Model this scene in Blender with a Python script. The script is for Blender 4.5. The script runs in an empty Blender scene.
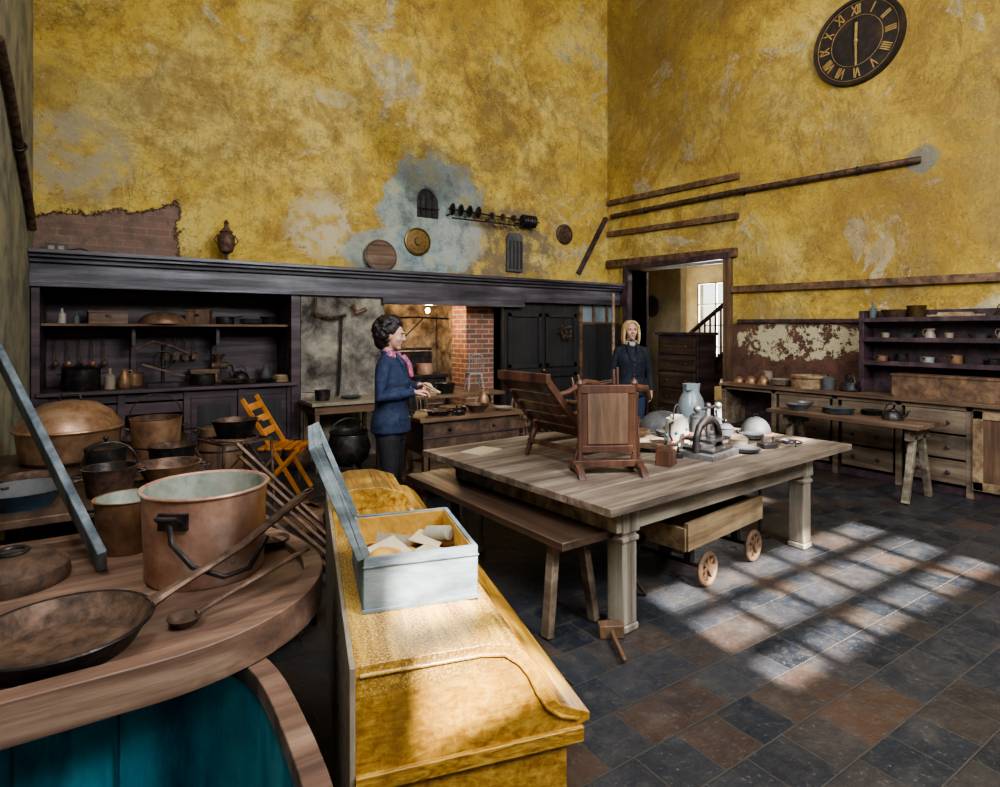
import bpy, bmesh, math, random
from mathutils import Matrix, Vector, Euler
random.seed(4)
R=math.radians
sc=bpy.context.scene
# ---------------- node helpers
def lk(nt,a,b): nt.links.new(a,b)
def setin(nt,s,v):
    if hasattr(v,'node'): nt.links.new(v,s)
    elif isinstance(v,(tuple,list)) and len(v)==3 and s.type=='RGBA': s.default_value=(*v,1)
    else: s.default_value=v
def newmat(name,rough=.6,metal=0,spec=.5):
    m=bpy.data.materials.new(name); m.use_nodes=True; nt=m.node_tree
    b=nt.nodes['Principled BSDF']; b.inputs['Roughness'].default_value=rough; b.inputs['Metallic'].default_value=metal
    b.inputs['Specular IOR Level'].default_value=spec
    tc=nt.nodes.new('ShaderNodeTexCoord')
    return m,nt,b,tc.outputs['Object']
def mapping(nt,v,scale=(1,1,1),loc=(0,0,0),rot=(0,0,0)):
    n=nt.nodes.new('ShaderNodeMapping'); lk(nt,v,n.inputs['Vector'])
    n.inputs['Scale'].default_value=scale; n.inputs['Location'].default_value=loc; n.inputs['Rotation'].default_value=rot
    return n.outputs[0]
def noise(nt,v,s,det=6,ro=.6,dist=0):
    n=nt.nodes.new('ShaderNodeTexNoise'); lk(nt,v,n.inputs['Vector'])
    n.inputs['Scale'].default_value=s; n.inputs['Detail'].default_value=det; n.inputs['Roughness'].default_value=ro; n.inputs['Distortion'].default_value=dist
    return n.outputs['Fac']
def ramp(nt,f,st,interp='LINEAR'):
    n=nt.nodes.new('ShaderNodeValToRGB'); lk(nt,f,n.inputs[0]); cr=n.color_ramp; cr.interpolation=interp
    while len(cr.elements)>1: cr.elements.remove(cr.elements[-1])
    cr.elements[0].position=st[0][0]; c=st[0][1]; cr.elements[0].color=(*c,1) if len(c)==3 else c
    for p,c in st[1:]:
        e=cr.elements.new(p); e.color=(*c,1)
    return n.outputs[0]
def mixc(nt,f,a,b,mode='MIX'):
    n=nt.nodes.new('ShaderNodeMix'); n.data_type='RGBA'; n.blend_type=mode
    setin(nt,n.inputs[0],f); setin(nt,n.inputs[6],a); setin(nt,n.inputs[7],b); return n.outputs[2]
def hsv(nt,c,s,v):
    n=nt.nodes.new('ShaderNodeHueSaturation'); n.inputs['Saturation'].default_value=s; n.inputs['Value'].default_value=v; lk(nt,c,n.inputs['Color']); return n.outputs[0]
def mth(nt,op,a,b=0.5,clamp=False):
    n=nt.nodes.new('ShaderNodeMath'); n.operation=op; n.use_clamp=clamp; setin(nt,n.inputs[0],a); setin(nt,n.inputs[1],b); return n.outputs[0]
def mrange(nt,v,a,b,c=0,d=1):
    n=nt.nodes.new('ShaderNodeMapRange'); n.interpolation_type='SMOOTHSTEP'; setin(nt,n.inputs[0],v)
    for i,x in enumerate((a,b,c,d)): n.inputs[i+1].default_value=x
    return n.outputs[0]
def ell(nt,v,c,r,nz,amt=.8,soft=.06):
    s=tuple(1/x for x in r)
    m=mapping(nt,v,s,tuple(-c[i]*s[i] for i in range(3)))
    n=nt.nodes.new('ShaderNodeVectorMath'); n.operation='LENGTH'; lk(nt,m,n.inputs[0])
    d=mth(nt,'ADD',n.outputs['Value'],mth(nt,'MULTIPLY',mth(nt,'SUBTRACT',nz,.5),amt))
    return mrange(nt,d,1-soft,1+soft,1,0)
def bump(nt,b,h,st=.3,dist=.02):
    n=nt.nodes.new('ShaderNodeBump'); n.inputs['Strength'].default_value=st; n.inputs['Distance'].default_value=dist
    lk(nt,h,n.inputs['Height']); lk(nt,n.outputs[0],b.inputs['Normal'])
def sep(nt,v):
    n=nt.nodes.new('ShaderNodeSeparateXYZ'); lk(nt,v,n.inputs[0]); return n.outputs
def simple(name,c1,c2=None,scale=8,rough=.6,metal=0,bp=.25,stretch=(1,1,1),c3=None,det=8,lo=.35,hi=.65,spec=.5):
    m,nt,b,v=newmat(name,rough,metal,spec)
    if c2 is None: c2=tuple(x*.7 for x in c1)
    vv=mapping(nt,v,stretch)
    f=noise(nt,vv,scale,det,.65,.3)
    st=[(lo,c2),(hi,c1)]
    if c3: st=[(lo,c2),((lo+hi)/2,c1),(hi,c3)]
    col=ramp(nt,f,st)
    g=noise(nt,v,2.3,5,.65); col=mixc(nt,mrange(nt,g,.42,.68,0,.45),col,tuple(x*.55 for x in c2))
    lk(nt,col,b.inputs['Base Color'])
    f2=noise(nt,vv,scale*4,4,.6)
    lk(nt,mrange(nt,f,.3,.7,min(1,rough+.15),max(.05,rough-.12)),b.inputs['Roughness'])
    if bp: bump(nt,b,mth(nt,'ADD',f,mth(nt,'MULTIPLY',f2,.5)),bp,.01)
    return m
WX,WY,WZ=(.08,1,1),(1,.08,1),(1,1,.08)
def wood(name,c1,c2,ax=WX,scale=14,rough=.6,bp=.3,c3=None): return simple(name,c1,c2,scale,rough,0,bp,ax,c3)
# ---------------- builder
class B:
    def __init__(s,name,loc=(0,0,0),rz=0,rot=None):
        s.name=name; s.loc=Vector(loc); s.rot=rot or (0,0,R(rz)); s.v=[]; s.f=[]; s.fm=[]; s.mats=[]; s.X=Matrix()
    def mi(s,m):
        if m not in s.mats: s.mats.append(m)
        return s.mats.index(m)
    def add(s,vs,fs,mat,m=None):
        M=s.X@m if m is not None else s.X
        o=len(s.v); s.v+= [M@Vector(p) for p in vs]; k=s.mi(mat)
        for f in fs: s.f.append([i+o for i in f]); s.fm.append(k)
    def box(s,c,d,mat,rot=(0,0,0),tp=1):
        x,y,z=[k/2 for k in d]; vs=[(-x,-y,-z),(x,-y,-z),(x,y,-z),(-x,y,-z),(-x*tp,-y*tp,z),(x*tp,-y*tp,z),(x*tp,y*tp,z),(-x*tp,y*tp,z)]
        s.add(vs,[(0,3,2,1),(4,5,6,7),(0,1,5,4),(1,2,6,5),(2,3,7,6),(3,0,4,7)],mat,Matrix.Translation(c)@Euler([R(a) for a in rot]).to_matrix().to_4x4())
    def bb(s,a,b,mat): s.box([(a[i]+b[i])/2 for i in range(3)],[abs(b[i]-a[i]) for i in range(3)],mat)
    def beam(s,p1,p2,w,h,mat,up=(0,0,1)):
        p1=Vector(p1);p2=Vector(p2); z=(p2-p1); L=z.length; z.normalize(); u=Vector(up)
        if abs(z.dot(u))>.98: u=Vector((0,1,0))
        x=u.cross(z).normalized(); y=z.cross(x)
        M=Matrix((x,y,z)).transposed().to_4x4(); M.translation=(p1+p2)/2
        a,b,c=w/2,h/2,L/2
        vs=[(-a,-b,-c),(a,-b,-c),(a,b,-c),(-a,b,-c),(-a,-b,c),(a,-b,c),(a,b,c),(-a,b,c)]
        s.add(vs,[(0,3,2,1),(4,5,6,7),(0,1,5,4),(1,2,6,5),(2,3,7,6),(3,0,4,7)],mat,M)
    def tube(s,pts,r,mat,n=8,closed=False,sx=1):
        P=[Vector(p) for p in pts]; k=len(P); rr=r if isinstance(r,(list,tuple)) else [r]*k
        vs=[];fs=[]; prev=None
        for i,p in enumerate(P):
            if closed: t=P[(i+1)%k]-P[i-1]
            else: t=P[min(i+1,k-1)]-P[max(i-1,0)]
            t.normalize()
            if prev is None:
                a=Vector((0,0,1)) if abs(t.z)<.9 else Vector((1,0,0)); x=a.cross(t).normalized()
            else: x=(prev-t*prev.dot(t)).normalized()
            prev=x; y=t.cross(x)
            for j in range(n):
                a=2*math.pi*j/n; vs.append(p+x*math.cos(a)*rr[i]*sx+y*math.sin(a)*rr[i])
        for i in range(k if closed else k-1):
            for j in range(n):
                a=i*n+j;b=i*n+(j+1)%n;c=((i+1)%k)*n+(j+1)%n;d=((i+1)%k)*n+j; fs.append((a,b,c,d))
        if not closed: fs.append(tuple(range(n))[::-1]); fs.append(tuple(range((k-1)*n,k*n)))
        s.add(vs,fs,mat)
    def cyl(s,p1,p2,r,mat,r2=None,n=16): s.tube([p1,p2],[r,r if r2 is None else r2],mat,n)
    def lathe(s,prof,mat,c=(0,0,0),rot=(0,0,0),n=32,sc=(1,1,1)):
        vs=[];fs=[];k=len(prof)
        for j in range(n):
            a=2*math.pi*j/n
            for r,z in prof: vs.append((r*math.cos(a)*sc[0],r*math.sin(a)*sc[1],z*sc[2]))
        for j in range(n):
            for i in range(k-1):
                a=j*k+i;b=((j+1)%n)*k+i; fs.append((a,b,b+1,a+1))
        s.add(vs,fs,mat,Matrix.Translation(c)@Euler([R(a) for a in rot]).to_matrix().to_4x4())
    def ball(s,c,r,mat,n=16,rot=(0,0,0)):
        if not isinstance(r,(tuple,list)): r=(r,r,r)
        h=max(6,n//2); prof=[(math.sin(math.pi*i/h),-math.cos(math.pi*i/h)) for i in range(h+1)]
        s.lathe(prof,mat,c,rot,n,r)
    def ring(s,c,Rr,r,mat,rot=(0,0,0),n=28,sc=(1,1)):
        M=Matrix.Translation(c)@Euler([R(a) for a in rot]).to_matrix().to_4x4()
        s.tube([M@Vector((Rr*sc[0]*math.cos(2*math.pi*i/n),Rr*sc[1]*math.sin(2*math.pi*i/n),0)) for i in range(n)],r,mat,8,True)
    def prism(s,poly,a,b,mat,ax='y'):
        def P(p,t): return {'y':(p[0],t,p[1]),'z':(p[0],p[1],t),'x':(t,p[0],p[1])}[ax]
        k=len(poly); vs=[P(p,a) for p in poly]+[P(p,b) for p in poly]
        s.add(vs,[tuple(range(k)),tuple(range(k,2*k))[::-1]]+[(i,i+k,(i+1)%k+k,(i+1)%k) for i in range(k)],mat)
    def ringprism(s,o,i,z0,z1,mat,mat_in=None):
        k=len(o); vs=[(*p,z0) for p in o]+[(*p,z1) for p in o]+[(*p,z0) for p in i]+[(*p,z1) for p in i]; F=[];G=[]
        for j in range(k):
            q=(j+1)%k; F+=[(j,q,q+k,j+k),(j+k,q+k,q+3*k,j+3*k),(j,j+2*k,q+2*k,q)]; G.append((j+2*k,j+3*k,q+3*k,q+2*k))
        if mat_in is None: s.add(vs,F+G,mat)
        else: s.add(vs,F,mat); s.add(vs,G,mat_in)
    def loft(s,rings,mat,n=24):
        vs=[];fs=[];k=len(rings)
        for (z,hx,hy,ox,oy) in rings:
            for j in range(n):
                a=2*math.pi*j/n; vs.append((ox+hx*math.cos(a),oy+hy*math.sin(a),z))
        for i in range(k-1):
            for j in range(n): fs.append((i*n+j,i*n+(j+1)%n,(i+1)*n+(j+1)%n,(i+1)*n+j))
        fs.append(tuple(range(n))[::-1]); fs.append(tuple(range((k-1)*n,k*n)))
        s.add(vs,fs,mat)
    def done(s,bevel=0,parent=None,remesh=0,smooth=0,rest=None,ang=38,disp=0,sub=0):
        bm=bmesh.new(); V=[bm.verts.new(p) for p in s.v]
        for f,k in zip(s.f,s.fm):
            try: q=bm.faces.new([V[i] for i in f]); q.material_index=k; q.smooth=True
            except Exception: pass
        bmesh.ops.remove_doubles(bm,verts=bm.verts,dist=1e-5)
        bmesh.ops.recalc_face_normals(bm,faces=bm.faces)
        me=bpy.data.meshes.new(s.name); bm.to_mesh(me); bm.free()
        for m in s.mats: me.materials.append(m)
        if not remesh:
            try: me.set_sharp_from_angle(angle=R(ang))
            except Exception: pass
        ob=bpy.data.objects.new(s.name,me); sc.collection.objects.link(ob); ob.location=s.loc; ob.rotation_euler=s.rot
        if parent: ob.parent=parent
        if rest is not None:
            M=Matrix.Translation(ob.location)@ob.rotation_euler.to_matrix().to_4x4()
            mz=min((M@v.co).z for v in me.vertices); ob.location.z+=rest-mz
        if bevel:
            m=ob.modifiers.new('bev','BEVEL'); m.width=bevel; m.segments=2; m.limit_method='ANGLE'; m.angle_limit=R(40); m.harden_normals=False
        if remesh:
            m=ob.modifiers.new('rm','REMESH'); m.mode='VOXEL'; m.voxel_size=remesh; m.use_smooth_shade=True
        if smooth:
            m=ob.modifiers.new('sm','SMOOTH'); m.iterations=smooth; m.factor=.5
        if disp:
            t=bpy.data.textures.new('clouds','CLOUDS'); t.noise_scale=disp[1]
            m=ob.modifiers.new('dp','DISPLACE'); m.texture=t; m.strength=disp[0]; m.texture_coords='LOCAL'
        return ob
def empty(name,loc,rz=0):
    e=bpy.data.objects.new(name,None); e.location=loc; e.rotation_euler=(0,0,R(rz)); e.empty_display_size=.2; sc.collection.objects.link(e); return e

# ---------------- materials
def wall_mat(name,north):
    m,nt,b,v=newmat(name,.85,0,.2)
    n1=noise(nt,v,.55,12,.68,.4); n2=noise(nt,v,1.3,14,.78,.5); n3=noise(nt,v,7,12,.8); n4=noise(nt,mapping(nt,v,(1,1,1),(7,3,2)),.9,14,.78,.6)
    n5=noise(nt,mapping(nt,v,(1,1,.45),(3,9,1)),2.2,14,.82,.8); n6=noise(nt,v,28,6,.8); n7=noise(nt,mapping(nt,v,(1,1,1),(17,5,8)),.75,13,.74,.3)
    col=ramp(nt,n1,[(.32,(.31,.195,.045)),(.43,(.50,.33,.062)),(.52,(.64,.44,.09)),(.62,(.72,.55,.18))])
    col=mixc(nt,mrange(nt,n2,.46,.60,.0,.7),col,(.31,.18,.045))
    col=mixc(nt,mrange(nt,n7,.50,.59,0,.42),col,(.29,.24,.13))
    col=mixc(nt,mrange(nt,n5,.52,.63,0,.65),col,(.19,.115,.045))
    col=mixc(nt,mrange(nt,n3,.48,.63,0,.5),col,(.27,.17,.065))
    col=mixc(nt,mrange(nt,n6,.53,.66,0,.4),col,(.20,.13,.05))
    col=mixc(nt,mrange(nt,n6,.46,.36,0,.28),col,(.76,.60,.26))
    col=mixc(nt,mrange(nt,n4,.572,.587,0,.78),col,mixc(nt,mrange(nt,n3,.35,.6),(.66,.56,.35),(.36,.31,.22)))
    col=mixc(nt,mrange(nt,noise(nt,v,3.3,13,.84,.4),.605,.625,0,.7),col,(.72,.61,.40))
    vo=nt.nodes.new('ShaderNodeTexVoronoi'); vo.feature='DISTANCE_TO_EDGE'; vo.inputs['Scale'].default_value=1.3
    wv=nt.nodes.new('ShaderNodeVectorMath'); wv.operation='ADD'; lk(nt,v,wv.inputs[0])
    nn=nt.nodes.new('ShaderNodeTexNoise'); nn.inputs['Scale'].default_value=2.5; nn.inputs['Detail'].default_value=8; lk(nt,v,nn.inputs['Vector']); lk(nt,nn.outputs['Color'],wv.inputs[1])
    lk(nt,wv.outputs[0],vo.inputs['Vector'])
    col=mixc(nt,mrange(nt,vo.outputs['Distance'],0,.008,.6,0),col,(.09,.06,.03))
    nz=noise(nt,v,1.6,13,.78); nzf=noise(nt,v,3.5,13,.82)
    br_=mrange(nt,nzf,.44,.54,.15,1)
    def patch(col,c,r,n,amt,soft,k,cc,rough=True):
        w=ell(nt,v,c,r,n,amt,soft)
        if rough: w=mth(nt,'MULTIPLY',w,br_)
        return mixc(nt,mth(nt,'MULTIPLY',w,k),col,cc)
    xyz=sep(nt,v)
    if north:
        bc=ramp(nt,nzf,[(.40,(.14,.18,.19)),(.5,(.29,.36,.36)),(.58,(.44,.45,.36)),(.66,(.50,.40,.17))])
        col=patch(col,(5.2,7.75,2.95),(1.1,9,.65),nz,1.4,.2,.85,(.19,.15,.11))
        col=patch(col,(3.95,7.75,3.35),(.80,9,.85),nz,1.9,.06,.9,bc,False)
        col=patch(col,(3.5,7.75,2.7),(.9,9,.35),nz,1.3,.1,.8,bc,False)
        col=patch(col,(4.4,7.75,3.0),(.45,9,.4),nzf,1.5,.15,.7,(.44,.46,.42))
        col=patch(col,(2.3,7.75,3.0),(.45,9,.45),nzf,3.0,.1,.8,(.62,.54,.38))
        col=patch(col,(2.5,7.75,4.7),(.30,9,.12),nzf,2.4,.1,.7,(.64,.55,.36))
        col=patch(col,(-.3,7.75,3.5),(.55,9,.5),nzf,2.8,.1,.9,(.44,.37,.25))
        col=patch(col,(4.9,7.75,4.9),(1.1,9,1.1),nz,3.2,1.0,.55,(.15,.10,.04))  # soft brown vignette: shade painted into the upper plaster colour
        col=patch(col,(4.0,7.75,4.0),(.5,9,.35),nz,2.0,.5,.4,(.12,.085,.04))
        col=patch(col,(1.2,7.75,3.9),(.9,9,.8),nz,2.4,.6,.45,(.26,.17,.06))
        br=nt.nodes.new('ShaderNodeTexBrick'); cb=nt.nodes.new('ShaderNodeCombineXYZ'); lk(nt,xyz[0],cb.inputs[0]); lk(nt,xyz[2],cb.inputs[1]); lk(nt,cb.outputs[0],br.inputs['Vector'])
        br.inputs['Scale'].default_value=1; br.inputs['Brick Width'].default_value=.23; br.inputs['Row Height'].default_value=.075; br.inputs['Mortar Size'].default_value=.008
        br.inputs['Color1'].default_value=(.30,.16,.115,1); br.inputs['Color2'].default_value=(.19,.115,.09,1); br.inputs['Mortar'].default_value=(.26,.21,.17,1)
        bc=mixc(nt,mrange(nt,nzf,.38,.6,.1,.95),br.outputs['Color'],(.25,.17,.135))
        bc=mixc(nt,mrange(nt,n3,.45,.6,0,.5),bc,(.11,.075,.06))
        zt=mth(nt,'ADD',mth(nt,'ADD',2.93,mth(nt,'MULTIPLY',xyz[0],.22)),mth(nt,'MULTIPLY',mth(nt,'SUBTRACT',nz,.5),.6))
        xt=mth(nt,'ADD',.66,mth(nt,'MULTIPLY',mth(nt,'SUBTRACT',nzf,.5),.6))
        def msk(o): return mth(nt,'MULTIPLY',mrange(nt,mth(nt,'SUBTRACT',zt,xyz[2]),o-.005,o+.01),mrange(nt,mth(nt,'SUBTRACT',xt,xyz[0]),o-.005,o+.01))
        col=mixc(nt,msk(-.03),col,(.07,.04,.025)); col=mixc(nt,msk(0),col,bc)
    else:
        z=mth(nt,'ADD',xyz[2],mth(nt,'MULTIPLY',mth(nt,'SUBTRACT',nz,.5),.22))
        col=patch(col,(7.4,6.9,6.5),(9,1.6,2.2),nz,1.6,.5,.5,(.18,.12,.045),False)
        col=patch(col,(7.4,5.6,4.6),(9,1.6,.7),nz,1.8,.5,.35,(.22,.14,.055),False)
        col=patch(col,(7.4,2.3,5.0),(9,1.0,1.6),nz,1.8,.5,.35,(.20,.13,.045),False)
        col=patch(col,(7.4,3.0,2.9),(9,1.3,.5),nzf,1.8,.4,.4,(.28,.17,.05),False)
        dado=mrange(nt,z,1.68,1.76,1,0)
        pe=mth(nt,'MULTIPLY',ell(nt,v,(7.4,4.30,1.50),(9,.85,.26),nzf,1.6,.05),mrange(nt,noise(nt,v,6,8,.75),.47,.50,0,1))
        dc=mixc(nt,mrange(nt,nzf,.35,.65),(.06,.035,.028),(.17,.085,.06)); dc=mixc(nt,pe,dc,(.56,.49,.31))
        col=mixc(nt,dado,col,dc)
        g=ell(nt,v,(7.4,2.85,3.5),(9,.17,.14),nzf,2.2,.12); col=mixc(nt,mth(nt,'MULTIPLY',g,.75),col,(.17,.18,.17))
    col=hsv(nt,col,1.0,1.03)
    lk(nt,col,b.inputs['Base Color'])
    h=mth(nt,'ADD',mth(nt,'MULTIPLY',n4,1.5),mth(nt,'ADD',n2,mth(nt,'MULTIPLY',n3,.5))); bump(nt,b,h,.75,.07)
    return m
m_wn=wall_mat('ochre_plaster_north',True); m_we=wall_mat('ochre_plaster_east',False)
m_wl=simple('grey_plaster',(.28,.26,.19),(.15,.14,.11),2.2,.9,0,.5,c3=(.36,.32,.19),spec=.2)
m_pier=simple('peeling_plaster',(.20,.18,.15),(.05,.042,.036),3.2,.9,0,.6,c3=(.42,.36,.27),det=13,spec=.2)
m_ceil=simple('ceiling_plaster',(.5,.45,.34),(.4,.35,.26),2,.9)
m_cream=simple('cream_plaster',(.52,.44,.29),(.40,.33,.20),2,.85,0,.2)
m_soot=simple('soot_stone',(.24,.18,.12),(.06,.045,.035),5,.9,0,.7,c3=(.46,.37,.26),det=12)
def brickmat():
    m,nt,b,v=newmat('red_brick',.85); br=nt.nodes.new('ShaderNodeTexBrick'); x=sep(nt,v); cb=nt.nodes.new('ShaderNodeCombineXYZ')
    lk(nt,mth(nt,'ADD',x[0],x[1]),cb.inputs[0]); lk(nt,x[2],cb.inputs[1]); lk(nt,cb.outputs[0],br.inputs['Vector'])
    br.inputs['Scale'].default_value=1; br.inputs['Brick Width'].default_value=.23; br.inputs['Row Height'].default_value=.075; br.inputs['Mortar Size'].default_value=.009
    br.inputs['Color1'].default_value=(.33,.115,.065,1); br.inputs['Color2'].default_value=(.17,.075,.05,1); br.inputs['Mortar'].default_value=(.36,.29,.22,1)
    c=mixc(nt,mrange(nt,noise(nt,v,5,8,.7),.45,.65,0,.5),br.outputs['Color'],(.11,.07,.05))
    lk(nt,c,b.inputs['Base Color']); bump(nt,b,br.outputs['Fac'],-.5,.02); return m
m_brick=brickmat()
def floormat():
    m,nt,b,v=newmat('quarry_tiles',.4,0,.5); br=nt.nodes.new('ShaderNodeTexBrick'); lk(nt,mapping(nt,v,(1,1,1),(.1,.05,0)),br.inputs['Vector'])
    br.offset=.5; br.squash=1
    br.inputs['Scale'].default_value=1; br.inputs['Brick Width'].default_value=.235; br.inputs['Row Height'].default_value=.235; br.inputs['Mortar Size'].default_value=.005; br.inputs['Mortar Smooth'].default_value=.3
    br.inputs['Color1'].default_value=(0,0,0,1); br.inputs['Color2'].default_value=(1,1,1,1); br.inputs['Bias'].default_value=0
    zone=noise(nt,v,.5,3,.5)
    val=mth(nt,'ADD',mth(nt,'MULTIPLY',br.outputs['Color'],.62),mth(nt,'MULTIPLY',zone,.42))
    base=ramp(nt,val,[(.15,(.010,.013,.018)),(.38,(.020,.025,.033)),(.56,(.034,.036,.042)),(.72,(.040,.032,.028)),(.82,(.070,.040,.028)),(.92,(.052,.046,.042))])
    n=noise(nt,v,6,10,.75); base=mixc(nt,mrange(nt,n,.44,.72,0,.65),base,(.078,.064,.053))
    n2=noise(nt,v,1.1,8,.7); base=mixc(nt,mrange(nt,n2,.45,.65,0,.5),base,(.012,.013,.017))
    n3=noise(nt,v,18,8,.8); base=mixc(nt,mrange(nt,n3,.5,.68,0,.45),base,(.095,.082,.07))
    base=mixc(nt,mrange(nt,noise(nt,v,55,3,.6),.62,.68,0,.35),base,(.22,.20,.17))
    base=mixc(nt,mth(nt,'MULTIPLY',br.outputs['Fac'],.8),base,(.07,.062,.055))
    lk(nt,base,b.inputs['Base Color']); lk(nt,mrange(nt,n,.3,.7,.24,.5),b.inputs['Roughness'])
    bump(nt,b,mth(nt,'ADD',mth(nt,'MULTIPLY',br.outputs['Fac'],-1.2),mth(nt,'ADD',mth(nt,'MULTIPLY',br.outputs['Color'],.35),mth(nt,'MULTIPLY',noise(nt,v,9,6,.65),1.0))),.75,.018); return m
m_floor=floormat()
w_mantel=wood('mantel_black_wood',(.070,.060,.072),(.02,.017,.022),WX,8,.4,.4,(.15,.135,.16))
w_cup=wood('cupboard_dark_wood',(.054,.029,.035),(.020,.011,.014),WX,8,.5,.3,(.10,.06,.066))
w_panel=wood('panel_dark_wood',(.03,.028,.028),(.012,.011,.012),WZ,8,.6,.3)
w_table_top=wood('scrubbed_table_top',(.165,.122,.09),(.06,.044,.033),WX,9,.5,.45,(.31,.255,.205))
w_table_leg=simple('worn_painted_leg',(.23,.19,.145),(.075,.055,.04),9,.7,0,.5,WZ,(.40,.36,.29))
w_apron=simple('worn_apron',(.23,.185,.13),(.08,.06,.04),9,.7,0,.5,WX,(.37,.32,.25))
w_bench=wood('bench_dark_wood',(.075,.043,.028),(.03,.018,.012),WY,9,.4,.3,(.14,.09,.06))
w_mah=wood('mahogany',(.080,.034,.020),(.028,.013,.009),WZ,10,.4,.15,(.145,.068,.04))
w_brown=wood('brown_wood',(.13,.07,.036),(.05,.027,.016),WX,10,.6,.3,(.21,.125,.07))
w_brown_z=wood('brown_wood_v',(.13,.07,.036),(.05,.027,.016),WZ,10,.6,.3,(.21,.125,.07))
w_light=wood('pale_wood',(.27,.175,.09),(.11,.068,.036),WX,10,.6,.3,(.40,.29,.17))
w_orange=wood('orange_varnished_wood',(.66,.25,.025),(.38,.13,.012),WZ,10,.4,.1)
w_grey=wood('grey_blue_plank',(.10,.125,.145),(.04,.048,.058),WZ,10,.7,.4,(.20,.215,.22))
w_rim=wood('trough_rim_wood',(.16,.09,.06),(.06,.032,.022),WX,7,.5,.5,(.30,.20,.14))
w_drawer=wood('worn_drawer_wood',(.15,.105,.068),(.055,.036,.024),WY,9,.6,.3,(.26,.20,.14))
w_counter=wood('counter_top_wood',(.15,.088,.055),(.06,.034,.022),WY,9,.45,.3,(.28,.19,.13))
m_teal=simple('teal_paint',(.025,.18,.23),(.010,.06,.09),5,.45,0,.45,(1,1,.3),(.09,.30,.34))
m_iron=simple('cast_iron',(.03,.028,.03),(.012,.011,.012),12,.45,.6,.3,c3=(.09,.065,.05))
m_rust=simple('rusty_iron',(.10,.058,.036),(.035,.02,.014),14,.65,.4,.4,c3=(.17,.10,.065))
m_steel=simple('dull_steel',(.30,.30,.30),(.15,.14,.13),10,.4,.8,.2,c3=(.44,.44,.42))
m_copper=simple('worn_copper',(.54,.33,.24),(.30,.15,.10),4,.38,.4,.2,c3=(.70,.57,.49))
m_tan=simple('dull_copper',(.30,.165,.09),(.13,.065,.035),6,.45,.5,.2,c3=(.42,.27,.17))
m_tin=simple('tinned_inside',(.34,.36,.30),(.17,.17,.13),6,.5,.4,.2,c3=(.52,.51,.43))
m_brass=simple('old_brass',(.27,.18,.07),(.12,.075,.03),10,.4,.8,.2)
m_enamel=simple('grey_enamel',(.25,.30,.32),(.14,.17,.18),6,.3,0,.05)
m_white=simple('white_enamel',(.46,.44,.38),(.27,.24,.18),9,.35,0,.1)
m_cream_c=simple('cream_ceramic',(.33,.28,.20),(.20,.155,.11),8,.35,0,.1)
m_blueb=simple('blue_enamel',(.035,.08,.115),(.018,.04,.06),6,.35,0,.05)
m_slate=simple('slate_grey',(.10,.10,.10),(.05,.05,.05),8,.6)
m_paper=simple('paper',(.66,.57,.40),(.5,.39,.23),8,.8,0,.2)
m_cloth=simple('ochre_cloth',(.60,.35,.06),(.40,.20,.03),14,.9,0,.5)
m_boxp=simple('grey_painted_box',(.20,.24,.26),(.075,.09,.095),9,.65,0,.4,(.25,.25,1),(.38,.42,.42))
m_red=simple('red_paint',(.6,.03,.02),(.4,.02,.01),8,.5)
m_gold=simple('gilt',(.55,.37,.13),(.36,.22,.07),12,.5,.3)
m_clock=simple('clock_face_black',(.022,.014,.010),(.010,.007,.006),6,.6,0,.2,c3=(.055,.028,.018))
m_glass=simple('dusty_glass',(.12,.15,.14),(.07,.09,.09),5,.15)
m_wire=simple('wire_grey',(.42,.42,.40),(.25,.25,.25),8,.5,.5)
def chestmat():
    m,nt,b,v=newmat('grained_yellow_varnish',.28,0,.5)
    x=sep(nt,v); front=mrange(nt,x[1],-.02,.02,1,0)
    vv=mapping(nt,v,(1,.06,1)); g=noise(nt,vv,34,10,.7,.6)
    vf=mapping(nt,v,(.25,1,1),(0,0,0),(0,R(12),0)); gf=noise(nt,vf,26,10,.72,2.2)
    gg=mth(nt,'ADD',mth(nt,'MULTIPLY',g,mth(nt,'SUBTRACT',1,front)),mth(nt,'MULTIPLY',gf,front))
    g2=noise(nt,v,1.8,8,.65,.4)
    c=ramp(nt,gg,[(.36,(.13,.055,.010)),(.48,(.33,.165,.024)),(.62,(.54,.33,.06))])
    c=mixc(nt,mrange(nt,g2,.43,.62,0,.7),c,(.14,.072,.018))
    sp=noise(nt,v,140,5,.75); zone=ell(nt,v,(.14,.40,.8),(.32,.5,.10),noise(nt,v,4,10,.78),2.2,.5)
    zz=mth(nt,'MULTIPLY',mrange(nt,sp,.49,.62,0,.9),zone)
    c=mixc(nt,zz,c,(.70,.52,.24)); lk(nt,c,b.inputs['Base Color'])
    lk(nt,mrange(nt,zz,0,1,.24,.8),b.inputs['Roughness']); bump(nt,b,gg,.15,.01); return m
m_chest=chestmat()
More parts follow.
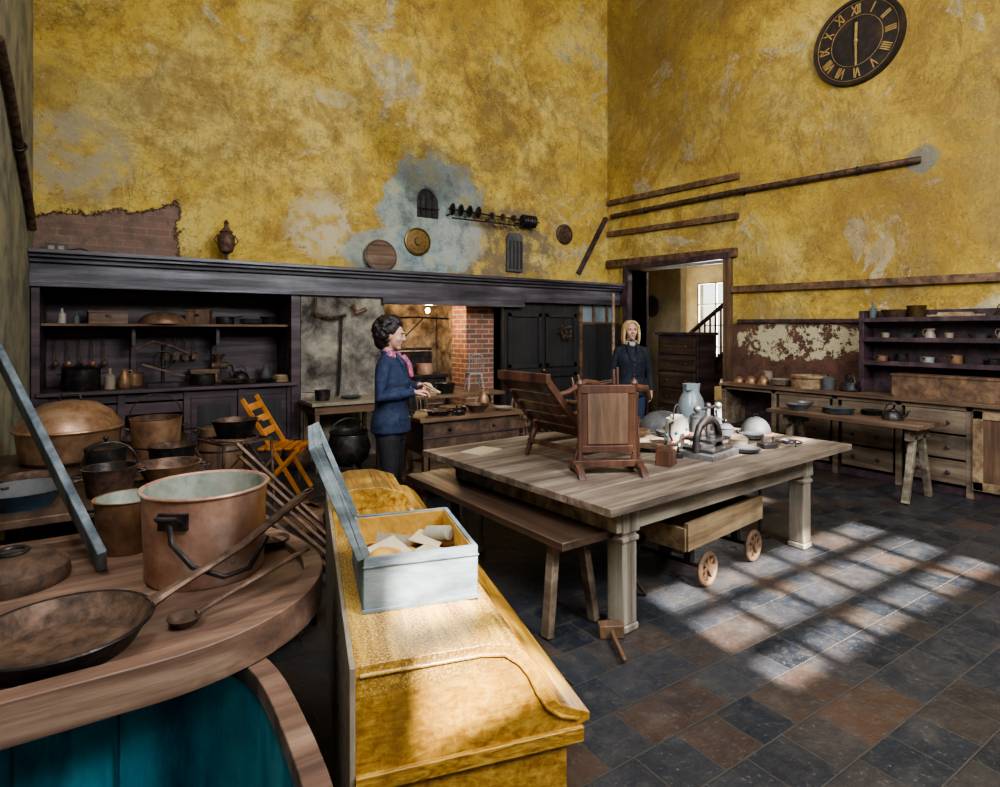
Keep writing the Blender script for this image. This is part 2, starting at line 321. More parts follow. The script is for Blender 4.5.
# ---------------- room shell
XL,XR,YB,YS,ZC=-.66,7.4,7.75,-2.0,8.2
b=B('floor'); b.bb((XL-.3,YS-.3,-.12),(12,9.8,0),m_floor); b.done()
b=B('ceiling'); b.bb((XL-.3,YS-.3,ZC),(7.75,8.05,ZC+.15),m_ceil); b.done()
def cellwall(name,axis,lo,hi,t0,t1,holes,mat):
    us=sorted({lo,hi,*[h[0] for h in holes],*[h[1] for h in holes]}); zs=sorted({0,ZC,*[h[2] for h in holes],*[h[3] for h in holes]})
    b=B(name)
    for i in range(len(us)-1):
        for j in range(len(zs)-1):
            cu=(us[i]+us[i+1])/2; cz=(zs[j]+zs[j+1])/2
            if any(h[0]<cu<h[1] and h[2]<cz<h[3] for h in holes): continue
            b.bb((us[i],t0,zs[j]),(us[i+1],t1,zs[j+1]),mat)
    return b.done()
b=B('wall_west'); b.bb((XL-.3,YS-.3,0),(XL,-.2,ZC),m_wl); b.bb((XL-.3,2.2,0),(XL,9.7,ZC),m_wl); b.bb((XL-.3,-.2,0),(XL,2.2,3.4),m_wl); b.bb((XL-.3,-.2,6.4),(XL,2.2,ZC),m_wl); b.done()
b=B('wall_east'); b.bb((XR,YS-.3,0),(XR+.35,5.3,ZC),m_we); b.bb((XR,7.15,0),(XR+.35,9.7,ZC),m_we); b.bb((XR,5.3,2.65),(XR+.35,7.15,ZC),m_we); b.done()
wins=[(.02,.55,4.02,4.95),(1.9,4.5,3.62,4.95),(2.5,4.4,5.45,6.6)]
cellwall('wall_south','x',XL,XR,YS-.3,YS,wins,m_ceil)
for i,w in enumerate(wins):
    b=B('window_%d'%(i+1)); n=max(1,round((w[1]-w[0])/.45)); nz=max(2,round((w[3]-w[2])/.45))
    for k in range(n+1):
        x=w[0]+(w[1]-w[0])*k/n; b.bb((x-.03,YS-.2,w[2]),(x+.03,YS-.12,w[3]),m_white)
    for k in range(nz+1):
        z=w[2]+(w[3]-w[2])*k/nz; b.bb((w[0],YS-.2,z-.035),(w[1],YS-.12,z+.035),m_white)
    b.done()
b=B('window_4')  # unseen west window bars, opening added to even out the room light
for k in range(6): b.bb((XL-.2,-.2+k*.48-.03,3.4),(XL-.12,-.2+k*.48+.03,6.4),m_white)
for k in range(7): b.bb((XL-.2,-.2,3.4+k*.5-.03),(XL-.12,2.2,3.4+k*.5+.03),m_white)
b.done()
b=B('wall_north'); b.bb((XL,YB,2.2),(XR,YB+.3,ZC),m_wn); wn=b.done()
c=B('cut'); a=[(3.68,3.26),(4.10,3.26),(4.10,3.5)]+[(3.89+.21*math.cos(R(t)),3.5+.21*math.sin(R(t))) for t in range(15,180,15)]+[(3.68,3.5)]
c.prism(a,YB-.1,YB+.25,m_soot); co=c.done()
md=wn.modifiers.new('niche','BOOLEAN'); md.object=co; md.operation='DIFFERENCE'; md.solver='EXACT'
dg=bpy.context.evaluated_depsgraph_get(); me=bpy.data.meshes.new_from_object(wn.evaluated_get(dg)); wn.modifiers.clear(); wn.data=me; bpy.data.objects.remove(co)
b=B('wall_north_niche_lining'); b.prism([(3.89+(p[0]-3.89)*.97,3.49+(p[1]-3.49)*.97) for p in a],YB+.14,YB+.24,m_iron)
for i in range(1,4): b.bb((3.7+i*.095-.006,YB+.08,3.28),(3.7+i*.095+.006,YB+.095,3.64),m_iron)
b.bb((3.69,YB+.08,3.42),(4.09,YB+.095,3.435),m_iron); b.done()
b=B('wall_north_hearth')
b.bb((XL,9.4,0),(XR,9.7,2.35),m_soot); b.bb((XL,8.05,2.2),(XR,9.7,2.35),m_soot); b.bb((XL,7.46,2.12),(XR,YB+.3,2.2),m_soot)
b.bb((4.6,8.2,0),(4.99,9.4,2.12),m_soot); b.bb((3.05,8.95,0),(4.99,9.4,2.12),m_soot)
b.done()
b=B('wall_north_pier'); b.bb((1.96,7.42,0),(3.05,9.4,2.12),m_pier); b.done()
b=B('wall_north_brick_pier'); b.bb((4.50,7.75,0),(4.99,8.2,2.12),m_brick); b.done()
b=B('trim_mantel_shelf')
b.bb((XL,7.22,2.38),(XR,YB,2.42),w_mantel); b.bb((XL,7.27,2.345),(XR,YB,2.38),w_mantel); b.bb((XL,7.33,2.30),(XR,YB,2.345),w_mantel)
b.bb((XL,7.38,2.06),(XR,7.46,2.30),w_mantel); b.bb((XL,7.36,2.06),(XR,7.38,2.10),w_mantel); b.bb((3.0,7.34,1.98),(5.3,7.47,2.06),w_mantel)
b.done(.004)
def trim(n,p,q,w,h,m):
    b=B('trim_%d'%n); b.beam(p,q,w,h,m); b.done(.004)
trim(1,(7.37,7.7,3.88),(7.37,5.09,3.80),.06,.09,w_brown); trim(2,(7.37,7.7,3.33),(7.37,5.1,3.24),.06,.09,w_brown)
trim(3,(7.36,7.7,2.80),(7.36,5.12,2.73),.08,.13,w_brown); trim(4,(7.37,5.2,2.21),(7.37,.5,2.13),.06,.09,w_brown)
trim(5,(7.37,5.1,1.76),(7.37,3.4,1.74),.05,.05,w_cup); trim(6,(6.69,7.71,2.60),(7.33,7.71,3.62),.06,.07,w_cup)
b=B('wall_pipe'); b.tube([(7.35,7.6,3.63),(7.34,5.2,3.58),(7.35,2.95,3.49),(7.38,2.86,3.49)],.038,m_rust,10)
for y in (6.8,5.0,3.5): b.ring((7.35,y,3.49+.03*(y-2.9)),.04,.012,m_iron,(90,0,0))
b.done()
b=B('wall_pipe'); b.tube([(-.63,5.2,3.6),(-.62,5.6,3.42),(-.62,6.9,2.80),(-.62,7.2,2.6)],.035,m_rust,10); b.ring((-.62,6.2,3.13),.045,.012,m_iron,(65,0,0)); b.done()
# ---------------- annex
b=B('wall_annex'); b.bb((7.75,9.6,0),(12,9.8,3.2),m_cream); b.bb((7.75,3.6,0),(12,3.8,3.2),m_cream)
wy0,wy1,wz0,wz1=8.25,9.25,.75,2.75
b.bb((11.8,3.8,0),(12,wy0,3.2),m_cream); b.bb((11.8,wy1,0),(12,9.6,3.2),m_cream); b.bb((11.8,wy0,0),(12,wy1,wz0),m_cream); b.bb((11.8,wy0,wz1),(12,wy1,3.2),m_cream)
b.bb((9.3,7.7,0),(9.45,9.6,3.2),m_cream); b.done()
b=B('ceiling_annex'); b.bb((7.75,3.6,3.2),(12,9.8,3.35),m_cream); b.done()
b=B('window_5')
for k in range(3): b.bb((11.80,wy0+k*.5-.02,wz0),(11.84,wy0+k*.5+.02,wz1),m_white)
for k in range(5): b.bb((11.80,wy0,wz0+k*.5-.015),(11.84,wy1,wz0+k*.5+.015),m_white)
b.done()
b=B('staircase'); S0=8.5; sx0=9.55
for i in range(10):
    b.bb((sx0,S0-i*.24,.17*i),(sx0+.75,S0-(i+1)*.24,.17*(i+1)),w_brown)
    for o in (.06,.18): b.cyl((sx0+.04,S0-i*.24-o,.17*(i+1)),(sx0+.04,S0-i*.24-o,.17*(i+1)+.80+o*.71),.02,w_cup,n=8)
b.beam((sx0+.02,S0,.05),(sx0+.02,S0-2.4,1.75),.04,.24,w_cup,(1,0,0))
b.tube([(sx0+.04,S0+.15,.98),(sx0+.04,S0,1.02),(sx0+.04,S0-2.4,2.70)],.045,w_cup,8); b.cyl((sx0+.04,S0+.1,0),(sx0+.04,S0+.1,1.15),.055,w_cup); b.ball((sx0+.04,S0+.1,1.19),.07,w_cup,12)
b.done()
b=B('drawer_cabinet'); b.bb((7.82,6.14,0),(8.25,6.95,1.55),w_cup)
for i in range(5):
    z=.12+i*.28; b.bb((7.80,6.18,z),(7.82,6.91,z+.25),w_bench)
    for y in (6.35,6.75): b.ball((7.785,y,z+.125),.018,m_brass,8)
b.bb((7.79,6.10,1.55),(8.3,7.0,1.60),w_cup); b.done(.004)
b=B('wall_plate',(9.27,8.42,2.13),-90); b.lathe([(0,-.02),(.18,-.02),(.22,0),(.205,.012),(.14,.0),(0,0)],m_slate,(0,0,0),(90,0,0)); b.done()
b=B('door_1_frame'); b.bb((7.3,7.15,0),(7.8,7.27,2.65),w_cup); b.bb((7.3,5.2,0),(7.8,5.3,2.65),w_brown_z); b.bb((7.3,5.2,2.65),(7.8,7.27,2.74),w_cup); b.done(.004)
# ---------------- north-east panelling
b=B('door_2'); b.bb((4.99,7.47,0),(6.5,7.56,2.06),w_panel); b.bb((6.5,7.47,0),(7.4,7.56,1.75),w_panel)
for x0 in (5.06,5.78):
    for (za,zb) in ((.15,.95),(1.05,1.9)):
        for q in ((x0,x0+.06),(x0+.58,x0+.64)): b.bb((q[0],7.44,za),(q[1],7.47,zb),w_panel)
        b.bb((x0,7.44,za),(x0+.64,7.47,za+.06),w_panel); b.bb((x0,7.44,zb-.06),(x0+.64,7.47,zb),w_panel)
for x in (6.5,6.8,7.1,7.34): b.bb((x,7.45,1.75),(x+.04,7.52,2.06),w_brown)
b.bb((6.5,7.45,1.73),(7.38,7.52,1.77),w_brown); b.bb((6.52,7.49,1.77),(7.36,7.5,2.06),m_enamel); b.bb((6.48,7.43,0),(6.54,7.5,2.06),w_brown)
b.ball((5.72,7.42,1.0),.03,m_brass,10)
b.done(.003)
b=B('dried_herb_bunch',(6.12,7.36,1.62))
for i in range(26):
    a=i*2.4; r=.02+.10*random.random(); b.ball((r*math.cos(a),.3*r*math.sin(a),random.uniform(-.13,.10)),(.022,.012,.03),m_rust,6,(random.uniform(-50,50),30,0))
b.cyl((0,0,.05),(0,.06,.22),.006,m_iron); b.done()
b=B('wooden_pole',(6.72,6.9,0)); b.cyl((0,0,0),(.0,.0,2.22),.03,w_light,.026,12); b.box((0,0,.03),(.16,.16,.06),w_brown); b.done()
# ---------------- cupboard alcove
b=B('built_in_dresser')
b.bb((XL+.01,8.2,0),(1.94,8.28,2.1),w_cup); b.bb((1.84,7.40,0),(1.95,8.2,2.06),w_cup); b.bb((XL+.01,7.40,0),(XL+.08,8.2,2.06),w_cup)
b.bb((XL+.05,7.55,1.67),(1.86,8.2,1.70),w_brown); b.bb((XL+.05,7.36,.96),(1.9,8.2,1.0),w_cup)
b.bb((XL+.05,8.14,1.0),(1.86,8.2,2.06),w_cup)
for x in (.2,1.05): b.bb((x,8.08,1.0),(x+.06,8.15,1.67),w_cup); b.bb((x,7.7,1.45),(x+.04,8.15,1.67),w_cup)
b.bb((XL+.05,7.45,0),(1.9,7.5,.10),w_cup); b.bb((XL+.05,7.48,.12),(1.9,7.52,.14),w_cup); b.bb((XL+.05,7.44,.86),(1.9,7.5,.96),w_cup)
for x in (-.55,.1,.72,1.28,1.83): b.bb((x-.035,7.42,0),(x+.035,7.52,.96),w_cup)
for (x0,x1) in ((.76,1.24),(1.32,1.80)):
    b.bb((x0,7.45,.1),(x1,7.47,.86),w_cup); b.bb((x0+.07,7.43,.18),(x1-.07,7.452,.78),w_panel); b.ball((x0+.04,7.43,.5),.02,m_brass,8)
b.bb((-.55,7.45,.72),(.72,7.47,.84),w_cup)
b.done(.004)
# ---------------- vessel generators
def pan_prof(r0,r1,h,t=.006,lip=.006): return [(0,0),(r0*.97,0),(r0,.008),(r1,h-.006),(r1+lip,h),(r1-t,h)],[(r1-t,h),(r0-t,t+.008),(r0*.9,t),(0,t)]
def pot(name,x,y,z,r0,r1,h,m,mi=None,handle=None,ang=0,ears=False,lid=False,bail=False):
    b=B(name,(x,y,z),ang); o,i=pan_prof(r0,r1,h); b.lathe(o,m); b.lathe(i,mi or m)
    if handle: b.beam((r1*.95,0,h*.8),(r1+handle,0,h*.8+handle*.12),.022,.008,m_iron); b.ring((r1+handle,0,h*.8+handle*.12),.014,.004,m_iron)
    if ears:
        for s in (-1,1): b.tube([(s*r1,-.04,h*.75),(s*(r1+.035),-.03,h*.78),(s*(r1+.035),.03,h*.78),(s*r1,.04,h*.75)],.006,m_iron,6)
    if bail: b.tube([(r1*math.cos(R(a)),.0+.01,h+r1*math.sin(R(a))) for a in range(0,181,15)],.005,m_iron,6)
    if lid: b.lathe([(0,h+.035),(r1*.6,h+.028),(r1+.004,h+.002),(r1+.004,h-.004)],m); b.lathe([(0,h+.03),(.008,h+.04),(.016,h+.055),(.01,h+.066),(0,h+.068)],m_iron,n=12)
    return b.done()
def dome(name,x,y,z,r,h,m,sq=1):
    b=B(name,(x,y,z)); n=10
    b.lathe([(r+.015,0),(r+.015,.006)]+[(r*math.cos(R(90*i/n)),.008+h*math.sin(R(90*i/n))) for i in range(n+1)],m,sc=(1,sq,1))
    b.tube([(-.03,0,h),(-.028,0,h+.03),(.028,0,h+.03),(.03,0,h)],.005,m_iron,6); return b.done()
def jug(name,x,y,z,r,h,m,ang=0):
    b=B(name,(x,y,z),ang)
    b.lathe([(0,0),(r*.8,0),(r,h*.08),(r*1.02,h*.35),(r*.8,h*.65),(r*.55,h*.8),(r*.62,h),(r*.58,h),(r*.5,h*.8),(r*.5,h*.3),(0,h*.28)],m)
    b.tube([(r*.58,0,h*.93),(r*1.1,0,h*.95),(r*1.35,0,h*.75),(r*1.2,0,h*.45),(r*.98,0,h*.35)],r*.08,m,8)
    b.prism([(-r*.5,-.0),(-r*.95,0),(-r*.5,r*.3)],h*.86,h,m,'z'); b.prism([(-r*.5,-.0),(-r*.95,0),(-r*.5,-r*.3)],h*.86,h,m,'z'); return b.done()
def kettle(name,x,y,z,r,m,ang=0):
    b=B(name,(x,y,z),ang)
    b.lathe([(0,0),(r*.9,0),(r,r*.12),(r*.98,r*.5),(r*.75,r*.95),(r*.4,r*1.1),(r*.38,r*1.16),(r*.15,r*1.25),(0,r*1.27)],m); b.ball((0,0,r*1.33),r*.1,m_iron,10)
    b.tube([(-r*.85,0,r*.45),(-r*1.25,0,r*.65),(-r*1.4,0,r*1.05),(-r*1.6,0,r*1.15)],[r*.2,r*.15,r*.1,r*.09],m,10)
    b.tube([(r*.75*math.cos(R(a)),0,r*.9+r*1.0*math.sin(R(a))) for a in range(0,181,18)],r*.06,m_iron,8); return b.done()
def bottle(x,y,z,r,h,m):
    b=B('glass_bottle',(x,y,z)); b.lathe([(0,0),(r,0),(r,h*.6),(r*.35,h*.75),(r*.32,h),(0,h)],m,n=16); return b.done()
def plates(x,y,z,r,n,m,name='plate_stack'):
    b=B(name,(x,y,z))
    for i in range(n): b.lathe([(0,0),(r*.6,0),(r,.018),(r,.022),(r*.6,.006),(0,.006)],m,(random.uniform(-.004,.004),random.uniform(-.004,.004),i*.012))
    return b.done()
def crate(name,x,y,z,sx,sy,sz,m,ang=0,open_=True):
    b=B(name,(x,y,z),ang); t=.014
    b.bb((-sx/2,-sy/2,0),(sx/2,sy/2,t),m)
    for s in (-1,1): b.box((0,s*(sy/2-t/2),sz/2),(sx,t,sz),m); b.box((s*(sx/2-t/2),0,sz/2),(t,sy-2*t,sz),m)
    if not open_: b.bb((-sx/2-.01,-sy/2-.01,sz),(sx/2+.01,sy/2+.01,sz+.02),m); b.box((0,-sy/2-.006,sz*.7),(.05,.012,.03),m_iron)
    return b.done(.002)
def flatiron(x,y,z,ang):
    b=B('flat_iron',(x,y,z),ang); b.prism([(-.07,-.045),(.03,-.045),(.09,0),(.03,.045),(-.07,.045)],0,.035,m_iron,'z'); b.tube([(-.05,0,.035),(-.05,0,.09),(.04,0,.09),(.04,0,.035)],.008,m_iron,8); b.cyl((-.045,0,.09),(.035,0,.09),.013,w_brown); b.done(.003)
bottle(-.42,7.72,1.70,.035,.16,m_white); bottle(-.30,7.8,1.70,.03,.13,m_glass)
crate('small_wooden_box',-.02,7.85,1.70,.36,.2,.12,w_brown,5,False); dome('dish_cover',.50,7.75,1.70,.24,.13,m_tan)
crate('small_wooden_box',.88,7.8,1.70,.25,.18,.15,w_brown_z,-20,False)
pot('saucepan',1.15,7.72,1.70,.1,.1,.09,m_iron,handle=.2,ang=-60); plates(1.45,7.75,1.70,.13,5,m_slate); pot('baking_tin',1.68,7.9,1.70,.08,.1,.1,m_iron)
pot('iron_stockpot',-.25,7.62,1.0,.17,.17,.22,m_iron,ears=True,lid=True); bottle(.00,7.58,1.0,.05,.22,m_cream_c); jug('stoneware_jug',.13,7.62,1.0,.06,.2,m_tan)
b=B('pillar_drill',(.50,7.65,1.0)); b.bb((-.15,-.1,0),(.15,.1,.04),m_iron); b.cyl((0,.04,.04),(0,.04,.5),.018,m_iron); b.tube([(-.25,0,.42),(-.1,0,.5),(.1,0,.44),(.25,0,.36)],.014,m_rust,8); b.ring((0,-.02,.3),.09,.01,m_iron,(90,0,0)); b.beam((-.2,0,.25),(.22,0,.1),.03,.02,w_brown); b.done()
pot('saucepan',.90,7.6,1.0,.13,.13,.12,m_iron,handle=.22,ang=200); plates(1.25,7.6,1.0,.15,3,m_rust,'baking_tray_stack'); pot('frying_pan',1.6,7.58,1.0,.12,.14,.04,m_iron,handle=.2,ang=-150)
crate('small_wooden_box',.95,7.95,1.0,.3,.18,.14,w_brown,0,False); kettle('iron_kettle',1.35,7.88,1.0,.1,m_iron,20); jug('stoneware_jug',1.65,7.9,1.0,.06,.2,m_slate)
dome('dish_cover',-.3,7.95,1.0,.15,.2,m_rust); pot('saucepan',.22,7.93,1.0,.1,.1,.14,m_tan)
b=B('mincer',(1.1,7.88,1.0)); b.bb((-.06,-.06,0),(.06,.06,.02),m_rust); b.cyl((0,0,.02),(0,0,.18),.025,m_rust); b.cyl((-.08,0,.2),(.1,0,.2),.045,m_rust); b.lathe([(.03,.0),(.035,.05),(.08,.12),(.075,.12),(.03,.05)],m_rust,(0,0,.22),n=16); b.tube([(.1,0,.2),(.15,0,.2),(.15,-.1,.12),(.2,-.1,.12)],.010,m_iron,8); b.done()
b=B('tongs_and_ladles',(-.5,7.9,1.28))
for i in range(5): b.cyl((i*.11,.17,.26),(i*.11+.01,.14,.0),.006,m_rust,n=6); b.ball((i*.11+.01,.12,-.02),(.035,.02,.035),m_tan if i%2 else m_rust,10)
b.cyl((-.05,.18,.27),(.6,.18,.27),.008,m_iron); b.done()
b=B('tongs_and_ladles',(.55,7.9,1.32))
for i in range(4): b.cyl((i*.10,.17,.24),(i*.10+.01,.14,.04),.006,m_rust,n=6); b.box((i*.10+.01,.13,.0),(.06,.01,.09),m_rust)
b.cyl((-.05,.18,.25),(.4,.18,.25),.008,m_iron); b.done()
b=B('rope_coil',(1.75,7.55,1.0))
for i in range(4): b.ring((0,0,.012+i*.02),.09-.006*i,.011,w_light)
b.done()
for i in range(4): pot('cast_iron_pan',-.35+i*.3,7.8,.0,.11,.12,.14+.04*(i%2),m_iron,ears=True)
# ---------------- on mantel / north wall
b=B('table_lantern',(1.13,7.5,2.42)); b.lathe([(0,0),(.06,0),(.06,.015),(.02,.04),(.02,.09),(.07,.12),(.095,.2),(.095,.3),(.06,.34),(.075,.35),(.03,.40),(.02,.44),(.03,.46),(.0,.5)],m_rust,n=20)
for s in (-1,1): b.tube([(s*.09,0,.2),(s*.13,0,.25),(s*.09,0,.32)],.007,m_rust,6)
b.done()
b=B('leaning_disc',(3.1,7.66,2.63),0,(R(-8),0,0)); b.lathe([(0,-.01),(.23,-.01),(.23,.01),(0,.01)],w_brown,(0,0,0),(90,0,0),40); b.ring((0,-.012,0),.21,.006,w_cup,(90,0,0)); b.done(rest=2.42)
b=B('brass_disc',(3.68,7.72,2.90)); b.lathe([(0,.03),(.05,.03),(.06,.012),(.17,.008),(.18,.02),(.2,.012),(.2,-.02),(0,-.02)],m_brass,(0,0,0),(90,0,0),40)
for i in range(12): b.ball((.12*math.cos(R(i*30)),-.01,.12*math.sin(R(i*30))),.01,m_rust,8)
b.done()
b=B('wall_medallion',(6.4,7.73,3.25)); b.lathe([(0,.03),(.05,.028),(.06,.01),(.12,.01),(.13,.025),(.17,.01),(.17,-.015),(0,-.015)],m_rust,(0,0,0),(90,0,0),36); b.done()
b=B('hanging_slate',(5.36,7.70,0)); b.bb((-.15,-.01,2.56),(.15,.03,3.1),m_slate); b.prism([(-.15,3.1),(.15,3.1),(.1,3.17),(-.1,3.17)],-.01,.03,m_slate)
for i in range(4): b.bb((-.12+i*.07,-.02,2.6),(-.08+i*.07,-.01,3.05),w_panel)
b.done(.004)
b=B('roasting_spit_jack',(.12,7.6,3.38)); b.cyl((4.0,0,0.02),(5.65,0,-.02),.012,m_iron)
for i,x in enumerate((4.06,4.2,4.35,4.5)): b.lathe([(0,-.02),(.06,-.02),(.09,0),(.06,.02),(0,.02)],m_iron,(x,0,.02),(0,90,0),18)
for i in range(6): b.lathe([(0,-.016),(.085,-.016),(.1,0),(.085,.016),(0,.016)],m_iron,(5.32+i*.045,0,-.02),(0,90,0),20)
for i in range(3): b.lathe([(0,-.02),(.05,-.02),(.05,.02),(0,.02)],m_rust,(4.75+i*.2,0,0),(0,90,0),14); b.tube([(4.75+i*.2,0,0),(4.75+i*.2,-.02,-.14),(4.8+i*.2,-.02,-.17)],.008,m_iron,6)
for x in (4.02,4.7,5.25): b.tube([(x,0,0),(x,.0,-.06),(x,.11,-.06)],.012,m_iron,6)
b.bb((4.05,-.02,-.12),(5.3,.0,-.10),m_iron); b.done()
b=B('electrical_socket_box',(-.45,7.6,2.42)); b.bb((-.1,-.04,0),(.08,.04,.1),m_slate); b.box((-.05,-.045,.05),(.05,.012,.05),m_cream_c); b.box((.03,-.045,.05),(.05,.012,.05),m_cream_c); b.tube([(.08,0,.04),(.2,-.02,.06),(.32,-.05,.02),(.4,-.05,.012)],.008,m_iron,6); b.done(.003)
# clock
b=B('wall_clock',(7.37,3.51,5.04),-90); b.X=Matrix.Scale(.96,4)
b.lathe([(0,.02),(.48,.02),(.485,.045),(.52,.05),(.53,.0),(.53,-.03),(0,-.03)],m_clock,(0,0,0),(90,0,0),56)
b.ring((0,-.025,0),.30,.003,m_gold,(90,0,0),48); b.ring((0,-.025,0),.47,.003,m_gold,(90,0,0),48)
def glyph(ch,x0,w):
    h=.12
    if ch=='I': return [((x0+w/2,-h/2),(x0+w/2,h/2))]
    if ch=='V': return [((x0,h/2),(x0+w/2,-h/2)),((x0+w/2,-h/2),(x0+w,h/2))]
    return [((x0,h/2),(x0+w,-h/2)),((x0,-h/2),(x0+w,h/2))]
for i,s in enumerate(['XII','I','II','III','IIII','V','VI','VII','VIII','IX','X','XI']):
    ws=[{'I':.024,'V':.055,'X':.06}[c] for c in s]; x=-sum(ws)/2; a=-R(i*30)
    for ch,w in zip(s,ws):
        for (p,q) in glyph(ch,x,w):
            def tr(p): X=p[0]; Z=p[1]+.385; return (X*math.cos(a)-Z*math.sin(a),-.026,X*math.sin(a)+Z*math.cos(a))
            b.beam(tr(p),tr(q),.013,.008,m_gold,(0,1,0))
        x+=w
b.beam((0,-.04,-.30),(0,-.04,.08),.022,.006,m_gold,(0,1,0)); b.beam((0,-.045,-.05),(.01,-.045,.22),.03,.006,m_gold,(0,1,0)); b.ball((0,-.04,0),.025,m_gold,12); b.done()
# ---------------- fireplace
b=B('cast_iron_range',(3.7,8.5,0)); b.bb((-.45,-.3,0),(.70,.38,.9),m_iron); b.bb((-.47,-.34,.9),(.72,.38,.95),m_iron)
for x in (-.40,.3): b.bb((x,-.33,.2),(x+.36,-.3,.75),m_rust); b.cyl((x+.05,-.35,.5),(x+.31,-.35,.5),.012,m_steel)
for i in range(6): b.cyl((0+i*.05,-.32,.35),(0+i*.05,-.32,.8),.008,m_steel)
b.bb((-.45,.2,.95),(.7,.38,1.35),m_iron); b.cyl((-.4,.1,1.3),(.65,.1,1.3),.012,m_steel)
b.done(.004)
kettle('copper_kettle',3.5,8.35,.95,.12,m_copper,20); pot('copper_saucepan',4.1,8.35,.95,.13,.13,.16,m_copper,handle=.2,ang=200)
b=B('hearth_crane',(3.2,7.9,0)); b.cyl((0,0,0),(0,0,1.9),.02,m_iron); b.tube([(0,0,1.8),(.5,-.1,1.82),(1.0,-.15,1.8)],.015,m_iron,8); b.tube([(0,0,1.2),(.6,-.1,1.8)],.01,m_iron,6); b.tube([(.8,-.13,1.8),(.8,-.13,1.4),(.84,-.13,1.36)],.008,m_iron,6); b.done()
m_bulb=bpy.data.materials.new('bulb_glow'); m_bulb.use_nodes=True; bs=m_bulb.node_tree.nodes['Principled BSDF']; bs.inputs['Emission Color'].default_value=(1,.6,.2,1); bs.inputs['Emission Strength'].default_value=25; bs.inputs['Base Color'].default_value=(1,.8,.5,1)
b=B('pendant_bulb',(4.0,8.05,1.93)); b.ball((0,0,0),(.035,.035,.045),m_bulb,14); b.cyl((0,0,.04),(0,0,.09),.018,m_iron); b.cyl((0,0,.09),(0,0,.19),.005,m_iron); b.done()
def light(kind,name,loc,e,col,size=.1,rot=None,sy=None):
    l=bpy.data.lights.new(name,kind); l.energy=e; l.color=col; o=bpy.data.objects.new(name,l); o.location=loc; sc.collection.objects.link(o)
    if kind=='AREA': l.shape='RECTANGLE'; l.size=size; l.size_y=sy or size
    elif kind=='POINT': l.shadow_soft_size=size
    if rot: o.rotation_euler=[R(a) for a in rot]
    return o
light('POINT','hearth_bulb_light',(4.0,8.0,1.84),30,(1,.72,.42),.05)
b=B('cooking_pipe'); b.tube([(2.12,7.34,2.04),(2.1,7.33,1.85),(2.3,7.33,1.78),(2.5,7.34,1.82)],.02,m_rust,8); b.tube([(2.45,7.36,1.8),(2.42,7.36,1.0),(2.4,7.36,.8)],.018,m_iron,8)
b.tube([(2.6,7.36,1.95),(2.62,7.3,1.85),(2.75,7.3,1.9)],.03,w_brown,8); b.done()
b=B('marble_top_table',(2.32,7.0,0)); b.bb((-.42,-.28,.76),(.46,.3,.80),m_cream_c); b.bb((-.38,-.24,.66),(.42,.27,.76),w_brown)
for x in (-.35,.39):
    for y in (-.22,.25): b.box((x,y,.33),(.05,.05,.66),w_brown_z)
b.done(.004)
def cauldron(x,y,s=1,m=None):
    b=B('cauldron',(x,y,.0)); b.X=Matrix.Scale(s,4); m=m or m_iron
    b.lathe([(0,.12),(.12,.13),(.2,.2),(.23,.32),(.2,.42),(.19,.46),(.21,.48),(.19,.48),(.18,.44),(.2,.32),(.1,.16),(0,.15)],m)
    for a in (30,150,270): b.cyl((.14*math.cos(R(a)),.14*math.sin(R(a)),.17),(.19*math.cos(R(a)),.19*math.sin(R(a)),0),.018,m,.012,8)
    b.tube([(.2*math.cos(R(a)),0,.46+.16*math.sin(R(a))) for a in range(0,181,20)],.008,m,6); b.done()
cauldron(2.22,6.42,1.05); cauldron(1.72,6.72,.7,m_rust)
pot('iron_pot',2.1,7.0,.80,.08,.09,.12,m_iron,handle=.15,ang=190); plates(2.45,7.0,.80,.12,2,m_slate)
# ---------------- east counter
b=B('kitchen_counter'); X0=6.92
b.bb((X0-.05,-.6,.89),(XR-.01,5.05,.93),w_counter); b.bb((XR-.04,-.6,0),(XR-.01,5.05,.89),w_cup); b.bb((X0+.04,-.6,0),(XR-.04,5.05,.08),w_cup)
b.bb((X0,-.6,.84),(X0+.03,5.05,.89),w_drawer)
for y in (5.02,4.3,3.55,2.9,2.28,1.6,.9,.2,-.57): b.bb((X0,y-.04,0),(XR-.04,y+.02,.89),w_drawer)
for (ya,yb) in ((2.3,2.86),(2.94,3.5),(3.6,4.25)):
    for i in range(3):
        z=.12+i*.245; b.bb((X0-.012,ya,z),(X0+.02,yb-.04,z+.225),w_drawer)
        for t in (.25,.7): b.lathe([(0,.035),(.02,.03),(.022,.018),(.01,.01),(.01,0)],w_cup,(X0-.012,ya+(yb-ya)*t,z+.11),(0,-90,0),12)
for (ya,yb) in ((1.64,2.24),(.94,1.56),(.24,.86)):
    b.bb((X0-.01,ya,.1),(X0+.02,yb,.86),w_brown_z)
    b.bb((X0-.02,ya,.1),(X0-.01,ya+.08,.86),w_light); b.bb((X0-.02,yb-.08,.1),(X0-.01,yb,.86),w_light); b.bb((X0-.02,ya,.1),(X0-.01,yb,.18),w_light); b.bb((X0-.02,ya,.78),(X0-.01,yb,.86),w_light)
b.bb((X0+.05,4.33,.35),(XR-.04,5.0,.37),w_cup)
b.done(.004)
b=B('plate_rack_hutch')
for y in (3.35,1.9,.5): b.bb((7.12,y-.025,.93),(7.38,y+.025,1.85 if y>3 else 1.75),w_cup)
for z in (1.24,1.50,1.72): b.bb((7.12,.5,z),(7.38,3.33,z+.025),w_cup); b.bb((7.11,.5,z+.0),(7.12,3.33,z+.05),w_cup)
b.bb((7.36,.5,.93),(7.39,3.33,1.85),w_cup); b.done(.003)
